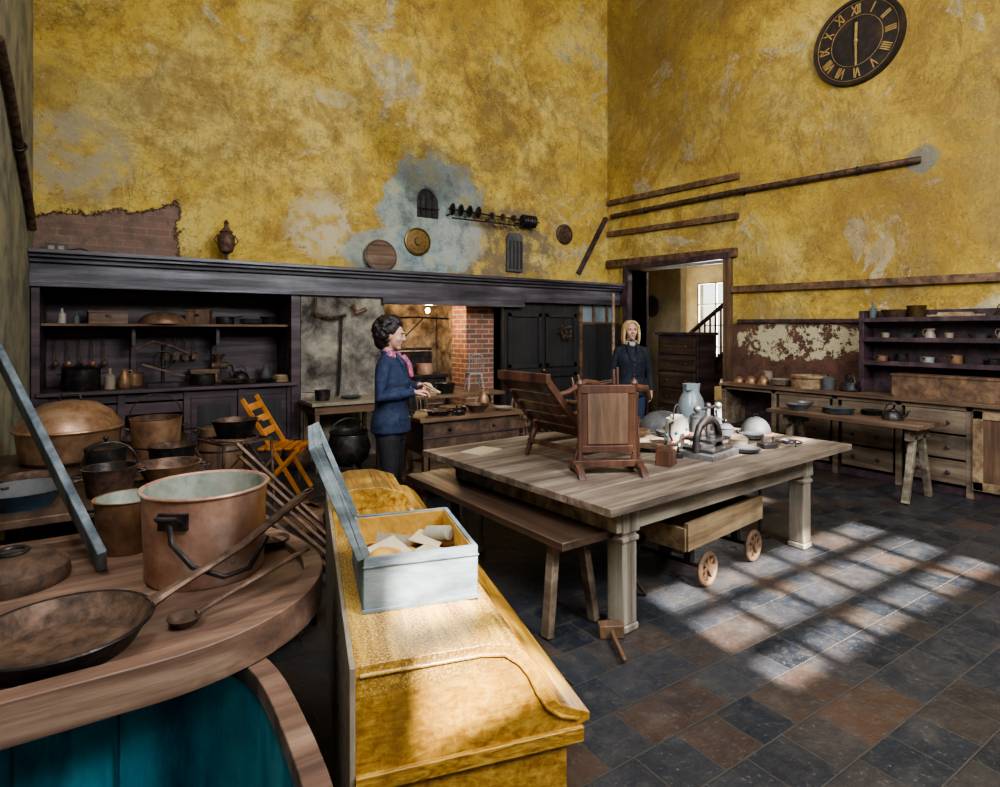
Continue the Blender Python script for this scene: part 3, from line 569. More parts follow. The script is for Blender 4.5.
for i,(k,y) in enumerate((('cup',3.15),('bowl',2.95),('jug',2.72),('cup',2.55),('bowl',2.3),('jug',2.1))):
    z=1.525
    if k=='cup': pot('tin_mug',7.24,y,z,.035,.04,.08,m_cream_c)
    elif k=='bowl': pot('pudding_bowl',7.24,y,z,.05,.09,.07,m_slate)
    else: jug('small_jug',7.24,y,z,.05,.12,m_cream_c,90)
for i,y in enumerate((3.2,3.0,2.75,2.5,2.2)):
    pot('saucepan',7.25,y,1.265,.06,.065,.08+.03*(i%2),[m_tan,m_iron,m_tin][i%3],handle=.10,ang=180)
b=B('rolling_pin_rack',(7.25,2.55,1.745)); b.cyl((0,-.2,.035),(0,.1,.035),.035,w_light); b.cyl((0,-.3,.035),(0,.2,.035),.012,w_light); b.done()
pot('colander',7.25,3.05,1.745,.09,.14,.11,m_rust); kettle('small_kettle',7.25,2.1,1.745,.08,m_iron,90); bottle(7.24,3.28,1.745,.04,.2,m_glass); pot('brass_pan',7.25,2.85,1.745,.07,.09,.15,m_brass)
crate('knife_box',7.02,2.45,.93,.2,1.0,.22,w_brown,0,False)
b=B('wooden_sieve',(7.13,3.95,.93)); b.lathe([(.2,0),(.205,.15),(.195,.15),(.19,.02),(0,.02),(0,.0),(.2,0)],w_light); b.ring((0,0,.12),.207,.008,w_brown); b.done()
for i,y in enumerate((4.9,4.72,4.54)): dome('jelly_mould',7.1,y,.93,.075,.07+.02*i,m_tan)
plates(7.1,4.3,.93,.13,6,m_cream_c); kettle('iron_kettle',7.08,3.45,.93,.11,m_iron,60); pot('lidded_pot',7.06,3.69,.93,.07,.07,.12,m_slate,lid=True)
pot('stone_crock',7.28,4.6,.93,.06,.07,.16,m_cream_c)
b=B('rough_plank_table',(6.45,3.15,0)); b.bb((-.30,-.75,.70),(-.02,.75,.745),w_counter); b.bb((0,-.75,.70),(.30,.72,.745),w_counter); b.bb((-.22,-.65,.58),(.22,-.60,.70),w_apron); b.bb((-.22,.55,.58),(.22,.6,.70),w_apron)
for y in (-.62,.58):
    for s in (-1,1): b.beam((s*.08,y,.62),(s*.25,y,.0),.06,.05,w_apron)
b.done(.005,rest=0)
kettle('iron_kettle',6.4,2.72,.745,.09,m_iron,100); plates(6.42,3.25,.745,.15,5,m_slate); pot('tin_bowl',6.28,3.6,.745,.07,.13,.08,m_slate); plates(6.6,3.0,.745,.10,4,m_iron,'cake_tin_stack'); pot('tin_bowl',6.6,3.72,.745,.06,.1,.07,m_steel)
# ---------------- main table
T=empty('kitchen_table',(2.04,2.11,0),4.2)
b=B('table_top'); L,W=2.74,1.82
for i in range(6): b.bb((0,i*W/6+.001,.705),(L,(i+1)*W/6-.001,.75),w_table_top)
b.done(.004,parent=T)
b=B('apron'); b.bb((.2,.14,.55),(L-.35,.18,.705),w_apron); b.bb((.2,W-.18,.55),(L-.35,W-.14,.705),w_apron); b.bb((.2,.18,.55),(.24,W-.18,.705),w_apron); b.bb((L-.39,.18,.55),(L-.35,W-.18,.705),w_apron)
b.done(.004,parent=T)
k=0
for x in (.31,L-.42):
    for y in (.2,W-.2):
        k+=1; b=B('leg_%d'%k); b.box((x,y,.62),(.14,.14,.17),w_table_leg); b.box((x,y,.29),(.115,.115,.5),w_table_leg); b.box((x,y,.02),(.13,.13,.04),w_table_leg); b.box((x,y,.5),(.135,.135,.03),w_table_leg); b.done(.008,parent=T)
TZ=.75
b=B('wooden_bench',(2.07,3.2,0),2); b.bb((-.2,-.88,.50),(.2,.88,.545),w_bench)
for y in (-.7,.7):
    for s in (-1,1): b.beam((s*.1,y,.5),(s*.17,y*1.04,0),.045,.06,w_drawer)
    b.bb((-.12,y-.02,.42),(.12,y+.02,.5),w_bench)
b.done(.005,rest=0)
b=B('wooden_trolley',(3.42,2.78,0),8); b.bb((-.5,-.3,.26),(.5,.3,.30),w_light)
for s in (-1,1): b.bb((-.5,s*.3-.015,.26),(.5,s*.3+.015,.43),w_light); b.bb((s*.5-.015,-.3,.26),(s*.5+.015,.3,.40),w_light)
b.bb((-.42,-.22,.20),(.42,-.17,.26),w_brown); b.bb((-.42,.17,.20),(.42,.22,.26),w_brown)
for x in (-.3,.32):
    b.cyl((x,-.33,.11),(x,.33,.11),.014,m_iron)
    b.box((x,-.2,.17),(.05,.05,.1),m_iron); b.box((x,.2,.17),(.05,.05,.1),m_iron)
    for s in (-1,1):
        y0=s*.33
        b.ring((x,y0,.11),.092,.018,w_brown,(90,0,0),28); b.lathe([(0,-.03),(.028,-.03),(.028,.03),(0,.03)],w_brown,(x,y0,.11),(90,0,0),14)
        for a in range(0,180,45): b.beam((x-.09*math.cos(R(a)),y0,.11-.09*math.sin(R(a))),(x+.09*math.cos(R(a)),y0,.11+.09*math.sin(R(a))),.024,.018,w_brown,(0,1,0))
b.tube([(-.5,0,.28),(-.7,-.05,.22),(-.78,-.1,.12),(-.72,-.16,.014)],.014,m_iron,8); b.done(.002)
b=B('wooden_mallet',(2.22,2.3,0),60); b.box((0,0,.035),(.07,.13,.07),w_brown); b.beam((0,0,.035),(-.28,-.0,.025),.022,.022,w_brown); b.done(.006)
b=B('red_lantern',(4.3,2.78,0)); b.cyl((0,0,0),(0,0,.62),.012,m_iron); b.lathe([(0,0),(.08,0),(.08,.015),(0,.015)],m_iron); b.lathe([(0,.40),(.035,.40),(.04,.43),(.04,.49),(.025,.52),(0,.52)],m_red,n=16); b.done()
def armchair(name,loc,rot,rest,m,s=1):
    b=B(name,loc,rot=[R(a) for a in rot]); b.X=Matrix.Scale(s,4)
    for x in (-.24,.24):
        b.tube([(x,-.23,0),(x,-.235,.25),(x,-.24,.42),(x,-.24,.62)],[.018,.02,.026,.02],m,8)
        b.tube([(x,.30,0),(x,.25,.25),(x,.24,.45),(x,.28,.7),(x,.36,.92)],[.018,.022,.026,.022,.018],m,8)
        b.tube([(x,-.26,.64),(x*1.06,-.18,.665),(x*1.1,0,.65),(x*1.05,.18,.66),(x,.3,.72)],[.022,.024,.02,.02,.018],m,8)
        b.beam((x,-.24,.40),(x,.24,.40),.03,.07,m); b.beam((x,-.22,.15),(x,.26,.15),.02,.02,m)
    b.bb((-.24,-.26,.37),(.24,-.22,.44),m); b.bb((-.24,.22,.37),(.24,.26,.44),m)
    for i in range(4): b.bb((-.24,-.2+i*.11,.43),(.24,-.13+i*.11,.445),m)
    b.prism([(-.25,.84),(.25,.84),(.25,.92),(.12,.96),(-.12,.96),(-.25,.92)],.33,.365,m); b.beam((-.24,.275,.66),(.24,.275,.66),.02,.05,m)
    for i in range(5): b.beam((-.16+i*.08,.25,.46),(-.16+i*.08,.335,.86),.03,.012,m,(0,1,0))
    b.beam((-.24,-.22,.15),(.24,-.22,.15),.02,.02,m); return b.done(.003,rest=rest)
def recliner(name,loc,rz,m):
    b=B(name,loc,rz)
    for x in (-.24,.24):
        b.tube([(x,-.34,0),(x,-.33,.12),(x,-.30,.24),(x,-.32,.44)],[.018,.022,.024,.02],m,8)
        b.tube([(x,.26,0),(x,.21,.12),(x,.16,.22)],[.018,.022,.024],m,8)
        b.beam((x,-.34,.25),(x,.20,.19),.035,.05,m)
        b.beam((x,.14,.17),(x,.48,.56),.03,.045,m)
        b.tube([(x,-.46,.38),(x,-.42,.46),(x,-.30,.48),(x,-.12,.41),(x,.10,.38),(x,.33,.42)],[.018,.028,.026,.02,.022,.018],m,8)
        b.beam((x,-.30,.08),(x,.2,.08),.02,.025,m)
    b.beam((-.24,-.33,.24),(.24,-.33,.24),.03,.06,m,(0,0,1)); b.beam((-.24,.24,.10),(.24,.24,.10),.025,.03,m)
    for i in range(6):
        y=-.28+i*.085; b.beam((-.235,y,.262-.012*i),(.235,y,.262-.012*i),.055,.014,m,(0,0,1))
    for i in range(5):
        t=(i+.5)/5.2; b.beam((-.235,.14+.34*t,.17+.39*t),(.235,.14+.34*t,.17+.39*t),.078,.014,m,tuple(Vector((0,-.39,.34)).normalized()))
    b.beam((-.26,.48,.57),(.26,.48,.57),.035,.06,m)
    return b.done(.003,rest=loc[2])
recliner('reclining_armchair',(2.70,3.12,TZ),92,w_mah)
armchair('mahogany_armchair',(3.20,3.52,1.2),(168,0,40),TZ,w_mah,.62)
b=B('mahogany_fire_screen',(2.54,2.66,TZ),-28)
for s in (-1,1):
    b.lathe([(0,0),(.02,0),(.022,.05),(.015,.08),(.02,.12),(.014,.2),(.02,.4),(.014,.48),(.022,.51),(.012,.53),(0,.545)],w_mah,(s*.17,0,.04),n=14)
    b.prism([(-.16,0),(-.12,.05),(-.04,.07),(.04,.07),(.12,.05),(.16,0),(.1,0),(.06,.025),(-.06,.025),(-.1,0)],s*.19-.02,s*.19+.02,w_mah,'x')
b.bb((-.16,-.012,.14),(.16,.012,.53),w_mah); b.bb((-.125,-.018,.18),(.125,-.010,.49),w_brown_z); b.bb((-.17,-.018,.49),(.17,.018,.54),w_mah); b.bb((-.22,-.035,.045),(.22,.035,.085),w_mah); b.bb((-.17,-.015,.13),(.17,.015,.17),w_mah); b.done(.003)
b=B('door_weight_block',(3.02,2.62,TZ),20); b.box((0,0,.05),(.13,.10,.10),w_mah,tp=.88); b.box((0,0,.115),(.06,.05,.03),w_brown); b.ring((0,0,.14),.015,.004,m_iron,(90,0,0)); b.done(.003)
b=B('copying_press',(3.50,2.66,TZ),10); b.box((0,0,.02),(.38,.27,.04),m_steel); b.box((0,0,.055),(.30,.22,.02),m_iron); b.box((0,0,.12),(.28,.2,.018),m_iron)
b.tube([(-.17,0,.04),(-.16,0,.14),(-.12,0,.21),(-.05,0,.245),(0,0,.25),(.05,0,.245),(.12,0,.21),(.16,0,.14),(.17,0,.04)],[.025,.024,.025,.028,.034,.028,.025,.024,.025],m_iron,10)
b.cyl((0,0,.12),(0,0,.33),.016,m_steel); b.tube([(-.14,0,.335),(0,0,.33),(.14,0,.335)],.011,m_iron,8); b.ball((-.15,0,.335),.027,m_steel,12); b.ball((.15,0,.335),.027,m_steel,12); b.ball((0,0,.345),.025,m_iron,12); b.done(.003)
b=B('enamel_coffee_pot',(3.58,3.0,TZ),200); b.X=Matrix.Scale(1.05,4); b.lathe([(0,0),(.085,0),(.09,.01),(.08,.16),(.075,.2),(.07,.2),(.04,.225),(0,.23)],m_white)
for i in range(14): b.ball((.086*math.cos(i*2.4),.086*math.sin(i*2.4),.04+.009*i),.012,[m_red,m_brass,m_teal][i%3],8)
b.tube([(-.07,0,.08),(-.12,0,.12),(-.15,0,.19)],[.02,.014,.01],m_white,8); b.tube([(.07,0,.18),(.13,0,.18),(.14,0,.1),(.085,0,.05)],.008,m_iron,8); b.tube([(.07*math.cos(R(a)),.0,.2+.1*math.sin(R(a))) for a in range(0,181,20)],.005,m_iron,6); b.done()
dome('galvanised_dish_cover',4.12,3.62,TZ,.22,.15,m_slate,.8); jug('enamel_water_jug',4.52,3.62,TZ,.13,.38,m_enamel,20)
pot('round_tin',4.1,2.95,TZ,.06,.06,.10,m_slate,lid=True); pot('round_tin',4.28,3.1,TZ,.075,.075,.06,m_rust,lid=True); pot('round_tin',4.0,2.77,TZ,.07,.07,.05,m_cream_c,lid=True)
dome('pewter_dish_cover',4.55,2.98,TZ,.12,.14,m_slate); kettle('tin_kettle',4.48,3.32,TZ,.09,m_slate,30); pot('tin_canister',4.22,3.33,TZ,.05,.05,.13,m_slate,lid=True)
plates(3.82,2.58,TZ,.10,2,m_slate); plates(3.3,3.0,TZ,.12,2,m_rust); pot('wooden_bowl',3.6,3.45,TZ,.06,.12,.06,w_brown); plates(3.88,3.3,TZ,.13,3,m_slate); pot('copper_saucepan',3.85,3.75,TZ,.08,.08,.09,m_copper,handle=.15,ang=120)
flatiron(3.9,2.98,TZ,40); flatiron(3.22,2.75,TZ,150); flatiron(4.1,2.58,TZ,-20); plates(4.32,2.86,TZ,.09,3,m_slate)
b=B('paper_sheets',(2.25,3.65,TZ)); b.box((0,0,.004),(.25,.18,.008),m_paper,(0,0,20)); b.done()
b=B('iron_trivet',(4.33,2.56,TZ)); b.ring((0,0,.03),.09,.006,m_iron); b.ring((0,0,.03),.045,.005,m_iron)
for a in (0,120,240): b.tube([(0,0,.03),(.09*math.cos(R(a)),.09*math.sin(R(a)),.03),(.1*math.cos(R(a)),.1*math.sin(R(a)),.006)],.005,m_iron,6)
b.done(rest=TZ)
# ---------------- back table, trestle, chairs
b=B('rough_work_table',(3.0,5.3,0)); b.bb((-.6,-.32,.76),(.6,.32,.80),w_brown); b.bb((-.55,-.28,.45),(.55,.28,.76),w_bench)
b.bb((-.55,-.28,.10),(.55,.28,.14),w_brown); b.bb((-.56,-.29,.60),(.56,-.28,.62),w_cup)
for x in (-.54,.50):
    for y in (-.27,.23): b.bb((x,y,0),(x+.05,y+.05,.76),w_brown_z)
for x in (-.27,.23): b.ball((x,-.30,.68),.018,m_iron,8)
b.done(.005)
pot('frying_pan',2.68,5.15,.8,.10,.13,.05,m_iron,m_rust,handle=.2,ang=160); plates(2.95,5.35,.8,.14,3,m_rust); jug('stoneware_jug',3.35,5.4,.8,.06,.18,m_tan,140); pot('tin_canister',2.5,5.42,.8,.05,.05,.16,m_iron,lid=True); pot('mixing_bowl',3.1,5.12,.8,.07,.12,.08,m_rust); plates(3.42,5.12,.8,.10,2,m_cream_c); flatiron(2.86,5.06,.8,30)
b=B('trestle_table',(3.55,6.65,0)); b.bb((-.7,-.32,.80),(.7,.32,.84),w_brown)
for x in (-.6,.6):
    for s in (-1,1): b.beam((x,s*.05,.8),(x,s*.28,0),.05,.06,w_brown_z)
    b.bb((x-.02,-.2,.3),(x+.02,.2,.35),w_brown)
b.done(.004,rest=0)
def windsor(name,loc,rz,m,s=1):
    b=B(name,loc,rz); b.X=Matrix.Scale(s,4)
    b.prism([(-.2,-.2),(.2,-.2),(.22,0),(.17,.2),(-.17,.2),(-.22,0)],.44,.475,m,'z')
    for x in (-1,1):
        for y in (-1,1): b.tube([(x*.15,y*.14,.45),(x*.18,y*.17,.25),(x*.21,y*.21,0)],[.014,.02,.012],m,8)
        b.cyl((x*.185,-.18,.2),(x*.185,.18,.2),.01,m,n=6)
    b.cyl((-.185,0,.2),(.185,0,.2),.01,m,n=6)
    P=[(-.19,.17,.47),(-.2,.2,.65),(-.19,.23,.82),(-.12,.26,.93),(0,.27,.97),(.12,.26,.93),(.19,.23,.82),(.2,.2,.65),(.19,.17,.47)]; b.tube(P,.012,m,8)
    for i in range(5):
        x=-.12+i*.06; b.cyl((x*.9,.17,.47),(x,.255,.95-abs(x)*.5),.006,m,n=6)
    return b.done(rest=loc[2])
windsor('windsor_chair',(2.95,5.92,0),20,w_brown_z,1.08); windsor('windsor_chair',(3.95,5.85,0),200,w_brown_z,1.1); windsor('white_wire_chair',(3.95,6.6,.84),165,m_wire,.5)
kettle('copper_kettle',3.2,6.6,.84,.1,m_copper,10); pot('iron_pot',3.5,6.55,.84,.1,.12,.13,m_iron,ears=True)
windsor('windsor_chair',(4.9,6.6,0),-20,w_brown_z)
b=B('folding_chair',(1.42,6.15,0),60); m=w_orange
for x in (-.21,.21):
    b.beam((x,-.0,.45),(x,-.02,.47),.022,.04,m)
    b.beam((x*.92,-.26,.0),(x*.92,.30,.95),.022,.04,m)
    b.beam((x,.22,0),(x,-.24,.46),.022,.035,m)
for i in range(5): b.bb((-.21,-.25+i*.085,.455),(.21,-.25+i*.085+.06,.475),m)
for z in (.62,.74,.86):
    y=-.26+.56*z/.95; b.box((0,y,z),(.40,.018,.07),m,(-30,0,0))
b.bb((-.2,.10,.15),(.2,.13,.18),m); b.done(.003,rest=0)
# ---------------- foreground: trough with board
def dpoly(xl,xc,rx,y0,yc,ry0,ry1,n=14,e=1):
    p=[(xl,yc-ry0)]
    sg=lambda t:math.copysign(abs(t)**e,t)
    for i in range(n+1):
        a=R(-90+90*i/n); p.append((xc+rx*sg(math.cos(a)),yc+ry0*sg(math.sin(a))))
    for i in range(1,n+1):
        a=R(90*i/n); p.append((xc+rx*sg(math.cos(a)),yc+ry1*sg(math.sin(a))))
    p.append((xl,yc+ry1)); return p
b=B('wash_trough')
b.ringprism(dpoly(-.64,.08,.53,1.60,2.1,.5,.68),dpoly(-.60,.06,.49,1.66,2.1,.44,.62),.745,.845,w_rim); b.prism(dpoly(-.60,.06,.49,1.66,2.1,.44,.62),.785,.82,w_rim,'z')
b.ringprism(dpoly(-.62,.05,.42,0,2.36,.34,.36),dpoly(-.58,.05,.38,0,2.36,.30,.32),.0,.78,w_cup)
b.ringprism(dpoly(-.65,-.0,.365,0,1.45,.82,.47,14,.75),dpoly(-.60,-.0,.325,0,1.45,.78,.425,14,.75),0,.735,w_rim,m_teal); b.prism(dpoly(-.60,-.0,.33,0,1.45,.78,.43,14,.75),.10,.13,m_teal,'z')
b.ringprism(dpoly(-.655,-.0,.372,0,1.45,.83,.475,14,.75),dpoly(-.58,-.0,.318,0,1.45,.772,.418,14,.75),.69,.742,w_rim)
for x in (-.42,-.2,.02,.2): b.bb((x-.003,1.858,.13),(x+.003,1.866,.735),m_blueb)
b.done(.004)
BZ=.82
b=B('copper_stockpot',(.27,2.2,BZ)); o,i_=pan_prof(.18,.19,.285,.006,.008); b.lathe(o,m_copper,n=48); b.lathe(i_,m_tin,n=48); b.ring((0,0,.285),.193,.006,m_copper,n=48)
for z in (.22,):
    b.X=Matrix.Rotation(R(-125),4,'Z')
    b.box((.192,0,z),(.012,.09,.05),m_iron)
    b.tube([(.20,-.03,z),(.23,-.03,z+.02),(.23,.03,z+.02),(.20,.03,z)],.007,m_iron,8)
    b.tube([(.215,0,z+.02),(.235,.02,z-.05),(.23,.08,z-.12),(.20,.16,z-.16),(.12,.20,z-.165),(.02,.215,z-.10)],.008,m_iron,8)
    b.X=Matrix.Rotation(R(55),4,'Z'); b.box((.192,0,z),(.012,.09,.05),m_iron); b.tube([(.20,-.03,z),(.23,-.03,z+.02),(.23,.03,z+.02),(.20,.03,z)],.007,m_iron,8)
    b.X=Matrix()
b.done()
b=B('iron_skillet',(-.1,1.84,BZ)); b.lathe([(0,0),(.15,0),(.16,.005),(.195,.06),(.202,.062),(.2,.066),(.192,.064)],m_iron,n=48); b.lathe([(.192,.064),(.155,.012),(.145,.008),(0,.008)],m_rust,n=48)
b.tube([(.19,.04,.055),(.25,.06,.075),(.44,.12,.14),(.66,.25,.23)],[.016,.011,.010,.013],m_rust,8,sx=1.6); b.ring((.68,.26,.238),.018,.005,m_rust,(0,-20,0),16); b.done()
b=B('iron_ladle',(.22,1.86,BZ)); b.tube([(-.02,-.03,.02),(.06,.0,.04),(.32,.10,.09)],.007,m_rust,8,sx=1.5); b.lathe([(0,0),(.03,.004),(.045,.025),(.041,.025),(.028,.01),(0,.006)],m_rust,(-.05,-.045,0)); b.done(rest=BZ)
pot('brass_pot',.06,2.58,BZ,.10,.11,.19,m_tan,m_tin,ears=True)
b=B('copper_bain_marie',(-.26,2.42,BZ)); b.lathe([(0,0),(.15,0),(.155,.02),(.15,.05),(.10,.09),(0,.10)],m_rust); b.ring((0,0,.10),.04,.008,m_iron); b.done()
plates(.50,2.3,BZ,.06,2,m_rust,'pan_lid_stack')
b=B('wooden_plank'); b.beam((-.02,2.34,.822),(-.45,3.42,1.58),.095,.028,w_grey,(1,0,0)); b.beam((-.52,2.66,.822),(-.50,3.4,1.20),.06,.025,w_grey,(1,0,0)); b.done(.004,rest=BZ)
# ---------------- left work table with pans
b=B('pan_table',(.0,4.55,0)); b.bb((-.62,-1.1,.72),(.5,.75,.76),w_bench)
for x in (-.55,.43):
    for y in (-1.0,.65): b.box((x,y,.36),(.08,.08,.72),w_cup)
b.bb((-.55,-1.0,.25),(.43,.7,.28),w_bench); b.done(.005)
PZ=.76
b=B('copper_boiler',(-.22,4.85,PZ)); b.lathe([(0,0),(.24,0),(.27,.03),(.29,.2),(.30,.22),(.29,.24),(.24,.32),(.15,.38),(.05,.40),(0,.40)],m_tan,n=40); b.ring((0,0,.22),.30,.010,m_tan,n=40); b.tube([(-.06,0,.39),(-.05,0,.44),(.05,0,.44),(.06,0,.39)],.009,m_iron,8); b.done()
pot('copper_pan',.27,4.75,PZ,.14,.16,.26,m_tan,m_rust,ears=True,bail=True); pot('iron_pot',.32,4.15,PZ,.11,.13,.16,m_iron,m_rust,handle=.22,ang=150)
pot('copper_colander',.28,3.8,PZ,.10,.16,.12,m_tan,m_rust,ears=True); pot('enamel_basin',-.36,3.72,PZ,.12,.2,.09,m_blueb,m_slate); pot('iron_pot',-.02,4.28,PZ,.10,.11,.16,m_iron,lid=True)
pot('copper_saucepan',.32,5.13,PZ,.1,.1,.14,m_copper,m_tin,handle=.2,ang=-40); pot('frying_pan',-.38,4.22,PZ,.11,.14,.05,m_iron,m_rust,handle=.22,ang=-100)
pot('iron_pot',.0,3.72,PZ,.10,.125,.15,m_rust,m_iron,ears=True,bail=True)
b=B('sheet_iron_pieces',(.03,3.98,PZ)); b.box((0,0,.015),(.25,.15,.008),m_rust,(6,3,20)); b.tube([(-.2,0,.03),(.0,.05,.05),(.1,.1,.04)],.012,m_rust,8); b.done(rest=PZ)
for i,(x,y) in enumerate(((-.3,3.85),(.15,3.9),(-.25,4.8),(.2,4.85))): crate('wooden_crate',x,y,.28,.35,.3,.25,w_brown,10*i)
b=B('iron_frame_stand',(.84,5.15,0),20)
for x in (-.22,.22):
    for y in (-.22,.22): b.cyl((x,y,0),(x*.9,y*.9,.75),.012,m_rust)
    b.beam((x,-.22,.4),(x,.22,.7),.02,.01,m_rust); b.beam((x*.9,-.2,.75),(x*.9,.2,.75),.02,.02,m_rust)
for y in (-.2,.2): b.beam((-.2,y,.75),(.2,y,.75),.02,.02,m_rust); b.beam((-.22,y,.2),(.22,y,.6),.02,.01,m_rust)
b.ring((0,0,.76),.17,.01,m_rust); b.done()
pot('brass_pan',.84,5.15,.77,.13,.17,.14,m_iron,m_rust,ears=True)
b=B('timber_boards',(1.62,5.0,0),25)
for i in range(5): b.box((random.uniform(-.1,.1),i*.13-.25,.02+.0),(.9,.11,.035),w_brown,(0,0,random.uniform(-5,5)))
for i in range(3): b.box((random.uniform(-.1,.1),i*.2-.2,.055),(.8,.12,.035),w_brown,(0,0,80+random.uniform(-10,10)))
b.done(.003,rest=0)
b=B('leaning_planks',(.68,4.15,0))
for i in range(5): b.beam((.60+.05*i,-.5+i*.22,.02),(.0+.02*i,-.45+i*.23,.62+.05*i),.10,.02,w_brown if i%2 else w_rim,(1,0,0))
b.done(.002,rest=0)
b=B('iron_sheet_cart',(.62,3.22,0),-12)
b.beam((-.12,-.1,.74),(.28,.12,.35),.28,.012,m_rust); b.beam((.28,.12,.35),(.30,.14,.0),.03,.03,m_iron); b.beam((-.12,-.1,.74),(-.08,-.1,.0),.03,.03,m_iron); b.ring((.12,-.05,.16),.15,.012,m_iron,(90,0,30)); b.cyl((.12,-.05,.16),(.12,.15,.16),.012,m_iron)
for a in range(0,180,45): b.beam((.12-.14*math.cos(R(a)),-.05,.16-.14*math.sin(R(a))),(.12+.14*math.cos(R(a)),-.05,.16+.14*math.sin(R(a))),.012,.012,m_iron,(0,1,0))
b.done(rest=0)
crate('wooden_crate',1.55,3.7,0,.38,.35,.3,w_bench,20); crate('wooden_crate',.9,5.85,0,.45,.35,.3,w_brown,-10)
pot('coal_bucket',1.45,4.3,0,.11,.15,.26,m_iron,bail=True)
b=B('wooden_barrel',(.95,6.5,0)); b.lathe([(0,0),(.2,0),(.24,.15),(.26,.32),(.24,.5),(.2,.65),(.18,.65),(.18,.6),(0,.6)],w_brown_z)
for z,r in ((.08,.222),(.2,.25),(.45,.25),(.58,.222)): b.ring((0,0,z),r,.008,m_iron)
b.done()
b=B('wash_boiler',(.35,6.3,0)); b.lathe([(0,0),(.2,0),(.24,.05),(.26,.62),(.28,.65),(.26,.65),(.24,.6),(.2,.3),(0,.28)],m_rust); b.done()
# ---------------- yellow chest
b=B('grained_chest',(.50,1.40,0),-15.1)
pr=[(0,.06),(0,.80),(.34,.80),(.40,.79),(.445,.76),(.475,.72),(.495,.67),(.52,.625),(.55,.597),(.59,.58),(.635,.562),(.635,.542),(.60,.53),(.565,.53),(.565,.06)]
b.prism(pr,.0,1.7,m_chest); b.bb((-.005,-.012,.0),(.58,1.712,.08),m_chest)
b.bb((.0,-.016,.495),(.61,.0,.535),m_chest)
b.tube([(.01,-.002,.775),(.32,-.002,.775),(.385,-.002,.765),(.425,-.002,.735),(.452,-.002,.70),(.475,-.002,.65),(.505,-.002,.60),(.545,-.002,.57),(.60,-.002,.552)],.006,m_chest,8)
b.prism([(0.02,.80),(.02,.87),(.1,.895),(.22,.895),(.33,.86),(.36,.80)],1.30,1.69,m_chest)
b.bb((-.014,-.006,.08),(0,1.7,.80),m_cream_c)
b.done(.005)
b=B('painted_deed_box',(.60,1.60,.80),-15.1); t=.014; sx,sy,sz=.345,.42,.16; b.X=Matrix.Translation((.0,.05,0))
b.bb((0,0,0),(sx,sy,t),m_boxp); b.bb((0,0,0),(sx,t,sz),m_boxp); b.bb((0,sy-t,0),(sx,sy,sz),m_boxp); b.bb((0,t,0),(t,sy-t,sz),m_boxp); b.bb((sx-t,t,0),(sx,sy-t,sz),m_boxp)
b.bb((-.006,-.006,0),(sx+.006,.0,.012),m_boxp); b.bb((-.003,-.004,sz-.03),(sx+.003,0,sz-.024),w_grey)
b.bb((t,t,t),(t+.004,sy-t,sz-.006),m_cloth); b.bb((t,sy-t-.004,t),(sx-t,sy-t,sz-.006),m_cloth); b.bb((sx-t-.004,t,t),(sx-t,sy-t,sz-.006),m_cloth)
b.X=b.X@Matrix.Translation((0,0,sz))@Matrix.Rotation(R(-22),4,'Y')
b.bb((-.018,-.004,.0),(0,sy+.004,.36),m_boxp); b.bb((0,.0,.0),(.022,.012,.36),m_boxp); b.bb((0,sy-.012,0),(.022,sy,.36),m_boxp); b.bb((0,0,.346),(.022,sy,.36),m_boxp)
b.X=Matrix.Translation((.0,.05,0)); b.cyl((-.005,.06,sz),(-.005,.12,sz),.006,m_iron); b.cyl((-.005,.3,sz),(-.005,.36,sz),.006,m_iron); b.done(.002)
b=B('box_contents',(.60,1.60,.815),-15.1)
b.box((.17,.25,.03),(.30,.36,.06),m_cloth)
for i in range(14):
    b.ball((random.uniform(.05,.30),random.uniform(.12,.41),random.uniform(.05,.085)),(random.uniform(.02,.04),random.uniform(.03,.06),random.uniform(.008,.018)),[m_paper,m_cloth,m_tan][i%3],10,(random.uniform(-30,30),random.uniform(-30,30),random.uniform(0,180)))
b.box((.10,.2,.085),(.13,.2,.003),m_paper,(8,-12,20)); b.box((.24,.3,.095),(.10,.17,.003),m_paper,(-8,14,-25)); b.box((.25,.16,.09),(.10,.14,.003),m_paper,(12,5,50)); b.box((.13,.34,.09),(.12,.09,.003),m_cream_c,(4,9,-10))
b.lathe([(.018,0),(.03,.05),(.04,.10),(.035,.14),(.015,.16),(.0,.16)],m_cloth,(.12,.20,.09),(80,0,-35),14); b.lathe([(.0,0),(.025,.0),(.025,.09),(.0,.09)],m_white,(.25,.34,.10),(80,0,40),12); b.done()

# ---------------- people
m_skin=simple('skin',(.60,.345,.245),(.53,.28,.195),10,.5,0,.05); m_lip=simple('lips',(.42,.15,.12),rough=.4); m_eye=simple('eye_white',(.7,.68,.64),(.65,.62,.6),rough=.2,bp=0); m_iris=simple('iris_dark',(.05,.03,.02),rough=.2,bp=0)
m_hair=simple('dark_brown_hair',(.018,.010,.008),(.007,.004,.004),40,.45,0,.6); m_blond=simple('blond_hair',(.60,.43,.21),(.40,.26,.11),30,.5,0,.5,WZ)
m_navy=simple('navy_wool',(.014,.026,.072),(.007,.014,.040),20,.8,0,.4); m_dnavy=simple('black_navy_cloth',(.008,.011,.024),(.004,.006,.012),20,.8,0,.4); m_blk=simple('black_trousers',(.012,.012,.015),(.006,.006,.008),20,.8,0,.3); m_jean=simple('dark_denim',(.02,.035,.08),(.012,.02,.05),30,.8,0,.3)
m_scarf=simple('patterned_scarf',(.42,.04,.07),(.10,.10,.30),45,.8,0,.4,c3=(.6,.45,.4)); m_shoe=simple('black_leather',(.02,.018,.016),rough=.35)
